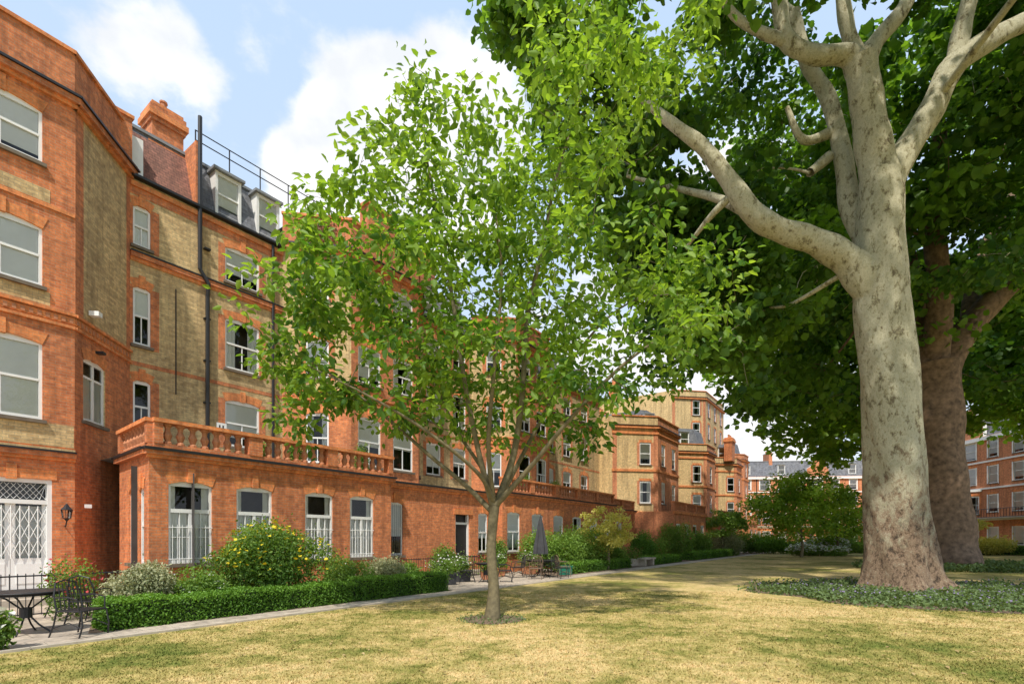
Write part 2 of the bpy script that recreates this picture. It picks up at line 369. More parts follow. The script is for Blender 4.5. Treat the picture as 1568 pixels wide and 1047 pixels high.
for i in range(n):
    x=dp0+.1+(dp1-dp0-.2)*i/(n-1)
    b.tube('white',[fr.w(x,-.05,1.15),fr.w(x,-.05,2.5)],.012,4)
    if i<n-1:
        x2=dp0+.1+(dp1-dp0-.2)*(i+1)/(n-1)
        for z in (1.2,1.62,2.04):
            b.tube('white',[fr.w(x,-.055,z),fr.w(x2,-.055,z+.42)],.008,4); b.tube('white',[fr.w(x,-.058,z+.42),fr.w(x2,-.058,z)],.008,4)
for i in range(12):
    x=dp0+.1+(dp1-dp0-.2)*i/11; b.tube('white',[fr.w(x,-.12,2.68),fr.w(min(dp1-.1,x+.3),-.12,3.08)],.006,4); b.tube('white',[fr.w(x,-.125,2.68),fr.w(max(dp0+.1,x-.3),-.125,3.08)],.006,4)
b.box('red2',fr,dp0-.1,dp1+.1,-.02,.02,3.203,3.45); b.box('red2',fr,mid-.1,mid+.1,-.02,.05,3.17,3.55)
b.box('stone',fr,dp0-.2,dp1+.2,.002,.9,0,.17); b.box('stone',fr,dp0-.1,dp1+.1,.001,.5,.171,.34)
band(b,fr,L,3.72,3.80,.08,'red2'); band(b,fr,L,3.80,3.93,.16,'red'); band(b,fr,L,3.93,3.98,.2,'black'); band(b,fr,L,4.0,4.05,.06,'stock')
fr2,L2=wf(st(4.34,T1),st(6.2,T2))
bay_face(fr2,L2,'stock',[],z0=0,extra=[(.35,1.35,4.95,6.75,'casement')])
quoin(fr2,0.002,.35,7.8,13.28); quoin(fr2,L2-.2,.19,7.8,13.28)
def flatroof(pts,z,mat='lead'): b.face(mat,[(*st(*p),z) for p in pts])
flatroof([(-6,T1),(4.34,T1),(6.2,T2),(6.2,-28),(-6,-28)],14.3)
b.face('stock',[(*st(6.2,T2),13.2),(*st(6.2,-28),13.2),(*st(6.2,-28),14.8),(*st(6.2,T2),14.8)])
b.box('red',G,5.3,6.15,T2-.3,T2+.35,13.6,15.0); b.box('red2',G,5.25,6.2,T2-.35,T2+.4,15.0,15.1)
def main_seg(s0,s1,cols,roof=True,dorm=(),tile=None):
    fr,L=wf(st(s0,T2),st(s1,T2)); ops=[]
    for a,c in cols:
        for r in rowsM: ops.append((a-s0,c-s0,r[0],r[1],'sash'))
    wall(b,fr,L,0,13.35,'stock',ops,sur='red')
    band(b,fr,L,10.68,10.80,.05,'red2'); band(b,fr,L,10.80,10.95,.12,'red'); band(b,fr,L,10.95,11.0,.15,'black')
    band(b,fr,L,12.85,13.1,.012,'red'); band(b,fr,L,13.1,13.25,.08,'red2'); band(b,fr,L,13.36,13.44,.2,'black')
    band(b,fr,L,7.3,7.42,.012,'red')
    mansard(b,fr,L,13.44,15.6,e=.0)
    for d in dorm: dormer(b,fr,d-s0,.95,13.75,15.35)
    return fr
f=main_seg(6.2,11.4,[(6.28,6.78),(9.16,10.45)],dorm=(9.45,11.0))
b.face('tile',[(*st(6.2,T2-.15),13.45),(*st(8.2,T2-.15),13.45),(*st(8.2,T2-.8),15.4),(*st(6.2,T2-.8),15.4)])
chimney(b,7.7,-21.2,13.4,17.1,1.0,.8,1)
b.box('red',G,8.15,8.35,T2-2.5,T2+.02,13.4,15.75); b.box('red',G,7.0,8.3,-21.9,-20.55,13.5,15.5)
b.box('white',G,6.25,6.6,T2-.6,T2-.1,13.5,14.8)
for z in (15.9,16.25): b.tube('black',[G.w(8.4,T2-.6,z+.3),G.w(30,T2-.6,z+.3)],.022)
s_=8.4
while s_<30: b.tube('black',[G.w(s_,T2-.6,15.4),G.w(s_,T2-.6,16.56)],.024); s_+=1.2
def pipe(pts,r=.055): b.tube('black',pts,r,8)
pipe([G.w(8.25,T2+.12,16.6),G.w(8.25,T2+.12,11.2),G.w(8.5,T2+.2,10.75),G.w(8.5,T2+.12,10.3),G.w(8.5,T2+.12,4.9),G.w(8.7,T2+.12,4.2)],.07)
pipe([G.w(10.95,T2+.1,13.3),G.w(10.95,T2+.1,4)])
pipe([G.w(7.5,T2+.08,10.2),G.w(7.5,T2+.08,6.6)],.02)
for z in (12,9.5,8,6.5): b.box('black',G,8.4,8.6,T2,T2+.16,z,z+.05)
def bay(s0,fw=3.9,k=1.9,det=True):
    a=s0;c=s0+k;d=c+fw;e=d+k
    fa,La=wf(st(a,T2),st(c,T2+k)); bay_face(fa,La,'stock',[(La/2-.45,La/2+.45)],sur='red')
    fb,Lb=wf(st(c,T2+k),st(d,T2+k)); bay_face(fb,Lb,'red',[(.35,1.55),(Lb-1.55,Lb-.35)])
    fc,Lc=wf(st(d,T2+k),st(e,T2)); bay_face(fc,Lc,'stock',[(Lc/2-.45,Lc/2+.45)],sur='red')
    flatroof([(a,T2),(c,T2+k),(d,T2+k),(e,T2),(e,-28),(a,-28)],14.3)
    return e
e=bay(11.4,3.8)
b.box('red',G,14.2,15.8,T1-.6,T1-.02,14.8,16.0); b.box('red2',G,14.1,15.9,T1-.65,T1+.05,16.0,16.12)
main_seg(e,e+4.2,[(e+.5,e+1.6),(e+2.6,e+3.7)],dorm=(e+1,e+3.1)); e2=bay(e+4.2,3.8)
chimney(b,e+2,-22,14,18.2,2,1)
main_seg(e2,40.2,[(e2+.6,e2+1.8),(e2+3.2,e2+4.4),(e2+6,e2+7.2)],dorm=(e2+1.2,e2+3.8,e2+6.6))
for a,c in (((-6,-28),(40.2,-28)),((-6,-28),(-6,T1)),((40.2,-28),(40.2,T2))):
    b.face('stock',[(*st(*a),0),(*st(*c),0),(*st(*c),14.3),(*st(*a),14.3)])
def ext(s0,s1,T,ops,left=True,bal=True,top=3.95):
    fr,L=wf(st(s0,T),st(s1,T))
    wall(b,fr,L,0,top,'red',[(a-s0,c-s0,z0,z1,k) for a,c,z0,z1,k in ops])
    band(b,fr,L,top-.24,top-.16,.07,'red2',.05); band(b,fr,L,top-.16,top-.05,.14,'red',.1); band(b,fr,L,top-.05,top+.02,.19,'black',.14)
    flatroof([(s0,T),(s1,T),(s1,T2+.01),(s0,T2+.01)],top+.005)
    return fr,L
fr,L=ext(5.12,13.0,TE,[(5.56,6.63,1.0,3.17,'cross'),(7.29,8.35,1.0,3.17,'cross'),(9.45,10.47,1.0,3.17,'cross'),(11.16,12.18,1.0,3.17,'cross')])
frr,Lr=wf(st(5.35,T1),st(5.12,TE)); wall(b,frr,Lr,0,3.95,'red',[(1.0,1.5,1.0,3.0,'small'),(2.0,2.4,1.0,3.0,'small')])
band(b,frr,Lr,3.79,3.9,.14,'red'); band(b,frr,Lr,3.9,3.97,.19,'black')
balustrade(b,st(5.2,TE),st(13.0,TE)); balustrade(b,st(5.4,T1+.1),st(5.2,TE))
b.face('red',[(*st(13.0,TE),0),(*st(13.0,T2),0),(*st(13.0,T2),3.95),(*st(13.0,TE),3.95)])
fr,L=ext(13.0,20.0,-15.45,[(13.15,14.0,1.0,3.1,'small'),(17.1,18.1,.25,2.75,None),(18.7,19.4,1.0,2.9,'sash')],top=3.88)
x=13.2
while x<13.97: b.tube('black',[G.w(x,-15.4,.9),G.w(x,-15.4,3.0)],.01,4); x+=.1
fr3=Fr(st(17.1,-15.45),u)
b.box('black',fr3,.1,.9,-.2,-.14,.25,2.3); b.box('white',fr3,0,.1,-.2,-.08,.25,2.75); b.box('white',fr3,.9,1.0,-.2,-.08,.25,2.75); b.box('white',fr3,.1,.9,-.2,-.09,2.3,2.4)
b.box('stone',fr3,-.15,1.15,.001,.7,0,.24); b.face('inside',[fr3.w(0,-.3,2.3),fr3.w(1,-.3,2.3),fr3.w(1,-.3,2.8),fr3.w(0,-.3,2.8)])
b.box('red2',fr3,-.12,1.12,-.02,.05,2.752,3.0)
ops=[]
for a in (20.4,22.6,24.8,27.0,29.2,31.2): ops.append((a,a+1.1,(.3 if a in(22.6,24.8) else 1.0),3.0,'sash'))
fr,L=ext(20.0,33,TE,ops); b.face('red',[(*st(20,TE),0),(*st(20,T2),0),(*st(20,T2),3.95),(*st(20,TE),3.95)]); balustrade(b,st(20.1,TE-.1),st(32.9,TE-.1))
b.face('red',[(*st(33,TE),0),(*st(33,T2),0),(*st(33,T2),3.95),(*st(33,TE),3.95)])
fr,L=ext(33,40.2,-16.5,[(34,35.1,1,3,'sash'),(36.5,37.6,.3,3,'sash')]); balustrade(b,st(33.1,-16.6),st(40.1,-16.6))
f0=Fr(st(0,T1),u)
b.box('white',f0,4.55,4.7,0,.05,2.5,2.6); b.box('white',Fr(st(0,T2),u),8.85,9.2,-.01,.03,5.55,5.9)
for a in (8.93,9.05): b.box('black',Fr(st(0,T2),u),a,a+.05,.0,.035,5.62,5.82)
b.box('white',fr2,.5,.68,.05,.3,7.95,8.08)
b.box('black',fr2,.8,.95,0,.25,6.98,7.05)
b.done()
b=B('wall_lantern'); c=G.w(4.12,T1+.22,0)[:2]
b.lathe('black',c,[(2.12,.02),(2.18,.06),(2.2,.09)],6); b.lathe('glass',c,[(2.2,.085),(2.42,.12)],6); b.lathe('black',c,[(2.42,.14),(2.5,.07),(2.58,.02)],6)
for k in range(6):
    a=k*math.pi/3; b.tube('black',[(c[0]+.088*math.cos(a),c[1]+.088*math.sin(a),2.2),(c[0]+.124*math.cos(a),c[1]+.124*math.sin(a),2.42)],.008,4)
b.tube('black',[G.w(4.12,T1+.01,2.0),G.w(4.12,T1+.12,1.98),G.w(4.12,T1+.22,2.12)],.015); b.done()
# ------------------------------------------------------------ further blocks
def farbay(name,s0,t0,k,fw,ztop,mats=('pale','farred'),tb=-24,back=9,ext_t=None,floors=None,mans=False,wsp=1.7):
    global b
    b=B(name)
    floors=floors or [1.0,4.7,8.0,11.2]
    a=(s0,t0-k); c=(s0+k,t0); d=(s0+k+fw,t0); e=(s0+2*k+fw,t0-k)
    for i,(p,q) in enumerate(((a,c),(c,d),(d,e))):
        fr,L=wf(st(*p),st(*q)); ops=[]; nw=max(1,int(L/2.3))
        for zf in floors:
            if zf+1.9>ztop: continue
            for j in range(nw):
                if i==0 and nw==1: pc=L*.72
                else: pc=L*(j+.5)/nw
                ops.append((pc-.5,pc+.5,zf,zf+1.9,'sash'))
        wall(b,fr,L,0,ztop,mats[0] if i!=1 else mats[1],ops,sur='farred',detail=False)
        for z in (3.8,7.4,10.6): 
            if z<ztop-1: band(b,fr,L,z,z+.2,.09,'red2',.04)
        band(b,fr,L,ztop-1.0,ztop-.8,.2,'red2',.1); band(b,fr,L,ztop-.8,ztop-.74,.26,'black',.1); band(b,fr,L,ztop,ztop+.1,.08,'red2',.04)
        if i!=1: b.box('farred',fr,0.01,.4,-.02,.012,3.9,ztop-1.1); b.box('farred',fr,L-.4,L-.01,-.02,.012,3.9,ztop-1.1)
    P=[a,c,d,e,(e[0],tb),(a[0],tb)]
    b.face('lead',[(*st(*p),ztop-.4) for p in P])
    b.face('pale',[(*st(*a),0),(*st(a[0],tb),0),(*st(a[0],tb),ztop),(*st(*a),ztop)])
    b.face('pale',[(*st(*e),0),(*st(e[0],tb),0),(*st(e[0],tb),ztop),(*st(*e),ztop)])
    b.face('pale',[(*st(a[0],tb),0),(*st(e[0],tb),0),(*st(e[0],tb),ztop),(*st(a[0],tb),ztop)])
    if mans:
        P2=[(a[0]+.5,a[1]-.4),(c[0]+.2,c[1]-.9),(d[0]-.2,d[1]-.9),(e[0]-.5,e[1]-.4)]
        P3=[(p[0],p[1]-.6) for p in P2]
        for i in range(3): b.face('slate',[(*st(*P2[i]),ztop-.4),(*st(*P2[i+1]),ztop-.4),(*st(*P3[i+1]),ztop+2),(*st(*P3[i]),ztop+2)])
        b.face('slate',[(*st(*P3[0]),ztop+2),(*st(*P3[3]),ztop+2),(*st(P3[3][0],tb),ztop+2),(*st(P3[0][0],tb),ztop+2)])
        b.face('slate',[(*st(*P2[0]),ztop-.4),(*st(*P3[0]),ztop+2),(*st(P3[0][0],tb),ztop+2),(*st(P2[0][0],tb),ztop-.4)])
        frm,Lm=wf(st(P2[0][0],P2[0][1]),st(P2[1][0],P2[1][1])); dormer(b,frm,Lm/2,1.1,ztop-.1,ztop+1.5,q=.05)
    if ext_t:
        fr,L=wf(st(s0+1,ext_t),st(s0+2*k+fw-1,ext_t)); n=max(1,int(L/2.2))
        wall(b,fr,L,0,3.9,'farred',[(L*(j+.5)/n-.55,L*(j+.5)/n+.55,.5,2.9,'sash') for j in range(n)],detail=False)
        band(b,fr,L,3.7,3.9,.14,'red2',.1); b.face('farred',[(*st(s0+1,ext_t),0),(*st(s0+1,t0-k),0),(*st(s0+1,t0-k),3.9),(*st(s0+1,ext_t),3.9)])
        b.face('farred',[(*st(s0+2*k+fw-1,ext_t),0),(*st(s0+2*k+fw-1,t0-k),0),(*st(s0+2*k+fw-1,t0-k),3.9),(*st(s0+2*k+fw-1,ext_t),3.9)])
        b.face('lead',[(*st(s0+1,ext_t),3.9),(*st(s0+2*k+fw-1,ext_t),3.9),(*st(s0+2*k+fw-1,t0-k),3.9),(*st(s0+1,t0-k),3.9)])
        balustrade(b,st(s0+1.1,ext_t-.1),st(s0+2*k+fw-1.1,ext_t-.1),zb=3.9,mat='farred',step=.4)
    chimney(b,s0+1.2,tb+2.5,ztop-.5,ztop+2.6,1.6,1.0)
    b.done()
farbay('brick_bay_house',40.2,-15.6,2.9,5.5,12.1,ext_t=-13.6,tb=-28)
farbay('brick_bay_house.001',56.5,-15.9,3.0,3.4,12.2,mans=True,ext_t=-14,tb=-28)
farbay('tall_brick_house',63.6,-18,3.2,9,20.2,mats=('pale','pale'),floors=[1,4.7,8,11.2,14.4,17.2],tb=-32)
farbay('brick_bay_house.002',71.5,-15.8,2.2,3.0,12.5,mans=True,ext_t=-14,tb=-19)
farbay('brick_bay_house.003',82,-17,2.2,3.0,14.5,mats=('farred','farred'),mans=True,tb=-28)
farbay('brick_infill_house',51,-18.6,1.0,4.5,13.2,tb=-28,mans=True)
def row(name,a,c,nb,ztop=13.2,floors=(1.0,4.6,7.8,10.7),bayev=3,depth=10,mat='farred'):
    global b
    b=B(name); fr,L=wf(a,c); ops=[]
    for zf in floors:
        for j in range(nb):
            pc=L*(j+.5)/nb; w=.6 if j%bayev else .85
            ops.append((pc-w,pc+w,zf,zf+2.0,'full'))
    wall(b,fr,L,0,ztop,mat,ops,detail=False)
    for z in (3.7,7.2,10.2): band(b,fr,L,z,z+.18,.12,'white')
    for j in range(nb):
        for zf in floors:
            pc=L*(j+.5)/nb; w=.6 if j%bayev else .85
            b.box('white',fr,pc-w-.16,pc-w-.002,-.02,.03,zf-.08,zf+2.0); b.box('white',fr,pc+w+.002,pc+w+.16,-.02,.03,zf-.08,zf+2.0)
    band(b,fr,L,ztop-.5,ztop-.1,.3,'white'); band(b,fr,L,.0,.9,.05,'stone')
    mansard(b,fr,L,ztop,ztop+3.0,set_=1.5,back=depth)
    for j in range(nb):
        if j%2==0: dormer(b,fr,L*(j+.5)/nb,1.3,ztop+.4,ztop+2.2,q=-.3)
        if j%bayev==0:
            pc=L*(j+.5)/nb; q=.9
            b2=Fr(fr.w(pc,0,0)[:2],fr.d)
            pts=[b2.w(-1.6,0,0)[:2],b2.w(-.9,q,0)[:2],b2.w(.9,q,0)[:2],b2.w(1.6,0,0)[:2]]
            for i in range(3):
                f2,l2=wf(pts[i],pts[i+1]); m=.18
                wall(b,f2,l2,0,7.2,'farred',[(m,l2-m,z,z+2.1,'small') for z in (1.0,4.4)],detail=False)
                band(b,f2,l2,3.6,3.85,.1,'white',.05); band(b,f2,l2,7.0,7.2,.12,'white',.05)
            b.face('lead',[(*p,7.2) for p in pts])
            if j%(2*bayev)==0:
                g=[b2.w(-1.9,.05,ztop),b2.w(1.9,.05,ztop),b2.w(1.9,.05,ztop+1.4),b2.w(1.2,.05,ztop+1.8),b2.w(.7,.05,ztop+3.4),b2.w(-.7,.05,ztop+3.4),b2.w(-1.2,.05,ztop+1.8),b2.w(-1.9,.05,ztop+1.4)]
                g2=[(x-fr.n[0]*.4,y-fr.n[1]*.4,z) for x,y,z in g]
                b.face('farred',g); b.face('farred',g2)
                for i in range(8): b.face('white',[g[i],g[(i+1)%8],g2[(i+1)%8],g2[i]])
        if j%3==1:
            p=L*j/nb; b.box('farred',fr,p-.3,p+.3,-4,-1.2,ztop+.5,ztop+4.6); b.box('white',fr,p-.38,p+.38,-4.1,-1.1,ztop+4.6,ztop+4.75)
            for k in range(4): b.lathe('terra',fr.w(p,-1.5-k*.65,0)[:2],[(ztop+4.75,.14),(ztop+5.2,.11)],6)
        if j%3==0: 
            p=L*j/nb+.12; b.tube('black',[fr.w(p,.1,0),fr.w(p,.1,ztop)],.07)
    for z in (4.0,4.9): b.tube('black',[fr.w(0,1.15,z),fr.w(L,1.15,z)],.03,4)
    x=0
    while x<L: b.tube('black',[fr.w(x,1.15,4.0),fr.w(x,1.15,4.9)],.02,4); x+=.35
    b.box('stone',fr,0,L,.01,1.2,3.86,3.98)
    for x in (0,L): b.face('farred',[fr.w(x,0,0),fr.w(x,-depth,0),fr.w(x,-depth,ztop),fr.w(x,0,ztop)])
    b.face('farred',[fr.w(0,-depth,0),fr.w(L,-depth,0),fr.w(L,-depth,ztop),fr.w(0,-depth,ztop)])
    b.done()
row('red_brick_terrace',(36,96),(86,92),16)
row('red_brick_terrace.001',(55,80),(51,30),16,mat='farred')
# ------------------------------------------------------------ ground
def sheet(name,pts,z,mat):
    bb=B(name,False); bb.face(mat,[(*p,z) for p in pts]); bb.done(); bb.last.name=name; return bb.last
sheet('ground',[(-400,-200),(400,-200),(400,600),(-400,600)],0,'lawn')
sheet('garden_path',[st(-12,-10.2),st(95,-10.9),st(95,-20),st(-12,-20)],.004,'paving')
bk=B('path_edging',False)
for a in range(-10,80): bk.box('stone',G,a,a+.985,-10.27-(a+12)*.0065,-10.17-(a+12)*.0065,-.05,.035)
bk.done(); bk.last.name='path_edging'
sheet('flower_bed_soil',[st(2.9,-11.15),st(12.2,-11.15),st(12.2,-13.5),st(3.6,-13.5)],.012,'soil')
sheet('flower_bed_soil.001',[st(19.5,-11.4),st(70,-11.5),st(70,-13.3),st(19.5,-13.3)],.012,'soil')
def disc(name,c,r,z,mat,sy=1):
    pts=[(c[0]+r*math.cos(a)*(1+.08*math.sin(3*a+1)+.05*math.sin(7*a)),c[1]+sy*r*math.sin(a)*(1+.07*math.cos(4*a))) for a in [i*math.pi/20 for i in range(40)]]
    return sheet(name,pts,z,mat)
disc('tree_mulch_ring',(-.39,10.5),.62,.008,'soil')
disc('tree_bed_soil',(13.2,15.2),5.8,.006,'soil',.72)
# ------------------------------------------------------------ leaves
def leaves(name,pos,size,mat,parent=None,lv=None,bias=1.0,droop=.3,asp=.5,fold=.12,dirs=None):
    n=len(pos); size=np.broadcast_to(size,(n,)).astype(float)*R.uniform(.7,1.25,n)
    nr=R.normal(size=(n,3)); nr/=np.linalg.norm(nr,axis=1)[:,None]; nr[:,2]+=bias; nr/=np.linalg.norm(nr,axis=1)[:,None]
    d=R.normal(size=(n,3)); 
    if dirs is not None: d=d*.6+dirs
    d-=nr*np.sum(d*nr,1)[:,None]; d/=np.linalg.norm(d,axis=1)[:,None]; d[:,2]-=droop; d/=np.linalg.norm(d,axis=1)[:,None]
    sd=np.cross(nr,d); sd/=np.linalg.norm(sd,axis=1)[:,None]; nn=np.cross(d,sd)
    T=[(0,0,0),(.32,.5*asp,fold),(.72,.36*asp,fold*.6),(1,0,-.06),(.72,-.36*asp,fold*.6),(.32,-.5*asp,fold)]
    V=np.stack([pos+size[:,None]*(a*d+w*sd+h*nn) for a,w,h in T],1).reshape(-1,3)
    base=np.arange(n)[:,None]*6; F=np.concatenate([base+np.array([0,1,2,3]),base+np.array([0,3,4,5])],1).reshape(-1)
    me=bpy.data.meshes.new(name); me.vertices.add(len(V)); me.vertices.foreach_set('co',V.astype(np.float32).ravel())
    me.loops.add(len(F)); me.loops.foreach_set('vertex_index',F.astype(np.int32)); me.polygons.add(len(F)//4)
    me.polygons.foreach_set('loop_start',np.arange(0,len(F),4,dtype=np.int32)); me.update(calc_edges=True)
    if lv is None: lv=np.full(n,.5)
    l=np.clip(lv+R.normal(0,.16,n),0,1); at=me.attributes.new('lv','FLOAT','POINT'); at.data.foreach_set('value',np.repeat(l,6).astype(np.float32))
    me.materials.append(M[mat]); o=bpy.data.objects.new(name,me); COL.objects.link(o)
    if parent: o.parent=parent
    return o
def PX(x,y,D): return np.array([(x-784)/784*D,D,1.65+(825-y)/784*D])
def catmull(P,k=5):
    P=[np.array(p,float) for p in P]; Q=[2*P[0]-P[1]]+P+[2*P[-1]-P[-2]]; out=[]
    for i in range(1,len(Q)-2):
        for j in range(k):
            t=j/k; a,b_,c,d=Q[i-1],Q[i],Q[i+1],Q[i+2]
            out.append(.5*((2*b_)+(-a+c)*t+(2*a-5*b_+4*c-d)*t*t+(-a+3*b_-3*c+d)*t**3))
    out.append(Q[-2]); return np.array(out)
def tree(name,limbs,attr,bark,leafmat_,nleaf,cl_r,lsize,lvfun,sides=8,asp=.6,flat=.6,smallr=.006,rk=.012,bias=1.0,droop=.3,trunk_noise=0,along=False):
    tb=B(name); e=tb.e; sp=[];sr=[]
    for li,(pts,rad) in enumerate(limbs):
        kk=9 if (trunk_noise and li==0) else 5
        C=catmull([list(p) for p in pts],kk); r=catmull([[x,0,0] for x in rad],kk)[:,0]
        tb_n=48 if (trunk_noise and li==0) else (16 if r[0]>.2 else sides)
        v,f=tb.m.setdefault(bark,([],[])); i0=len(v)
        for j,p in enumerate(C):
            d=C[min(j+1,len(C)-1)]-C[max(j-1,0)]; d/=np.linalg.norm(d)
            a=np.cross(d,[.1,1,.03]); a/=np.linalg.norm(a); b_=np.cross(d,a)
            for k in range(tb_n):
                t=2*math.pi*k/tb_n; rr=r[j]
                if trunk_noise and li==0:
                    g=max(0,1-p[2]/2.2); rr*=1+.15*g*g*math.sin(5*t+1)+.09*g*g*math.sin(8*t+2)+.05*g*math.sin(13*t+p[2]*5)+.04*math.sin(3*t+p[2]*.9)+.025*math.sin(7*t+p[2]*2.1)+.012*math.sin(11*t+p[2]*4.3)
                elif r[j]>.15: rr*=1+.06*math.sin(3*t+j*.6)+.05*math.sin(j*1.3+li)
                v.append(tuple(p+a*rr*math.cos(t)+b_*rr*math.sin(t)))
        for j in range(len(C)-1):
            for k in range(tb_n): f.append((i0+j*tb_n+k,i0+j*tb_n+(k+1)%tb_n,i0+(j+1)*tb_n+(k+1)%tb_n,i0+(j+1)*tb_n+k))
        st_=0 if li else len(C)//2
        for j in range(st_,len(C)): sp.append(C[j]); sr.append(r[j])
    SP=np.zeros((len(sp)+len(attr)*6+10,3)); SR=np.zeros(len(SP)); n=len(sp); SP[:n]=sp; SR[:n]=sr
    twig=[]
    # grow outwards from the limbs so that no twig has to reach far
    d0=np.array([np.min(np.linalg.norm(SP[:n]-A,axis=1)) for A in attr])
    order=np.argsort(d0+R.uniform(0,1,len(attr))*cl_r*1.5)
    for ai in order:
        A=attr[ai]; d=np.linalg.norm(SP[:n]-A,axis=1)+np.where(SP[:n,2]>A[2]+.3,.6*(SP[:n,2]-A[2]),0)
        j=int(np.argmin(d)); p0=SP[j]; L=np.linalg.norm(A-p0)+1e-6
        if L>7*cl_r: continue
        r0=min(SR[j]*.8,smallr+rk*L*1.3) if SR[j]>.02 else SR[j]*.85
        r0=max(r0,smallr)
        mid=p0+(A-p0)*.5+R.normal(0,.11*L,3)+np.array([0,0,.08*L]); C=catmull([p0,mid,A],3)
        rr=np.linspace(r0,max(smallr*.8,r0*.45),len(C)); tb.tube(bark,[tuple(c) for c in C],list(rr),5 if r0<.05 else 8)
        k=len(C)-1; SP[n:n+k]=C[1:]; SR[n:n+k]=rr[1:]; n+=k
        twig.append((C,A))
    tb.done(smooth=(bark,))
    pos=[];lv=[];dirs=[]
    for C,A in twig:
        m=int(nleaf*R.uniform(.6,1.4)); g=R.normal(size=(m,3)); g/=np.linalg.norm(g,axis=1)[:,None]; g*=(R.uniform(0,1,m)**.45)[:,None]*cl_r*R.uniform(.7,1.3); g[:,2]*=flat
        if along:
            q=C[R.integers(len(C)//3,len(C),m)]; g*=.75; pos.append(q+g); dirs.append(g/ (np.linalg.norm(g,axis=1)[:,None]+1e-6)*1.0)
        else: pos.append(A+g); dirs.append(g/ (np.linalg.norm(g,axis=1)[:,None]+1e-6)*.5)
        lv.append(np.full(m,lvfun(A)))
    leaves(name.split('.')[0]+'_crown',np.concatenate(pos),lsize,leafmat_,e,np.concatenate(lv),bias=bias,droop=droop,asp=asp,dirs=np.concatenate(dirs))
    return e
# small young tree
blobs=[(650,215,26,45,14),(690,275,70,45,20),(600,300,45,32,14),(520,395,60,28,20),(620,360,90,50,34),(740,340,80,60,32),(475,475,60,36,24),(425,540,40,20,14),(560,470,90,45,42),(690,470,110,60,46),(840,430,90,70,40),(960,430,90,45,32),(1080,435,55,20,16),(640,560,120,40,40),(515,600,65,26,20),(790,560,110,50,36),(930,560,100,45,28),(1030,530,45,36,12),(880,655,55,26,12),(620,640,85,22,14),(450,650,30,12,6),(880,210,60,70,36),(850,320,60,50,26),(970,150,60,45,24),(1050,95,30,25,10),(850,90,35,40,12),(905,35,40,25,10),(760,640,80,25,10),(760,250,50,40,8)]
D0=10.5; att=[]
for x,y,rx,ry,n in blobs:
    for _ in range(int(n*1.0)):
        g=R.normal(size=2)*.62; dy=R.uniform(-1,1)*min(2.4,.7+ (rx/784*D0)*1.3)
        p=PX(x+g[0]*rx,y+g[1]*ry,D0); p[1]+=dy; att.append(p)
att=np.array(att)
def q(x,y,dy=0): 
    p=PX(x,y,D0); p[1]+=dy; return p
limbs=[([q(754,950),q(756,900),q(752,840),q(757,775)],[.17,.115,.10,.105]),
 ([q(757,780),q(785,700,.2),q(800,600,.3),q(808,480,.2),q(830,380,.1),q(850,280,0),q(880,180,0),q(900,90,0)],[.085,.07,.06,.05,.04,.03,.02,.01]),
 ([q(756,780),q(735,700,-.2),q(715,600,-.3),q(700,500,-.2),q(680,380,0),q(655,250,0),(q(648,170))],[.07,.055,.045,.04,.03,.02,.01]),
 ([q(755,785),q(710,740,.3),q(650,690,.5),q(570,620,.6),q(490,560,.4),q(430,530,.3)],[.06,.05,.04,.03,.02,.01]),
 ([q(757,780),q(740,720,.6),q(690,640,1.2),q(630,520,1.5),q(560,420,1.2)],[.06,.045,.035,.025,.01]),
 ([q(758,775),q(810,720,-.3),q(870,650,-.6),q(940,580,-.8),q(1020,520,-.6)],[.065,.05,.04,.03,.012]),
 ([q(758,778),q(790,710,.7),q(840,610,1.2),q(900,500,1.3),q(980,430,1),q(1090,425,.6)],[.06,.05,.04,.03,.02,.01]),
 ([q(756,770),q(750,690,-.6),q(760,590,-1.1),q(770,470,-1.3),q(760,360,-.9)],[.055,.045,.035,.025,.01]),
 ([q(757,772),q(735,730,-.5),q(670,680,-1.1),q(600,640,-1.5),q(520,600,-1.5)],[.05,.04,.03,.02,.01])]
tree('young_cherry_tree',limbs,att,'bark2','leafS',27,.52,.18,lambda A:.28+.38*min(1,max(0,(A[2]-4)/5))+R.normal(0,.2),asp=.52,flat=.75,smallr=.004,rk=.011,bias=.9,droop=.45,along=True)
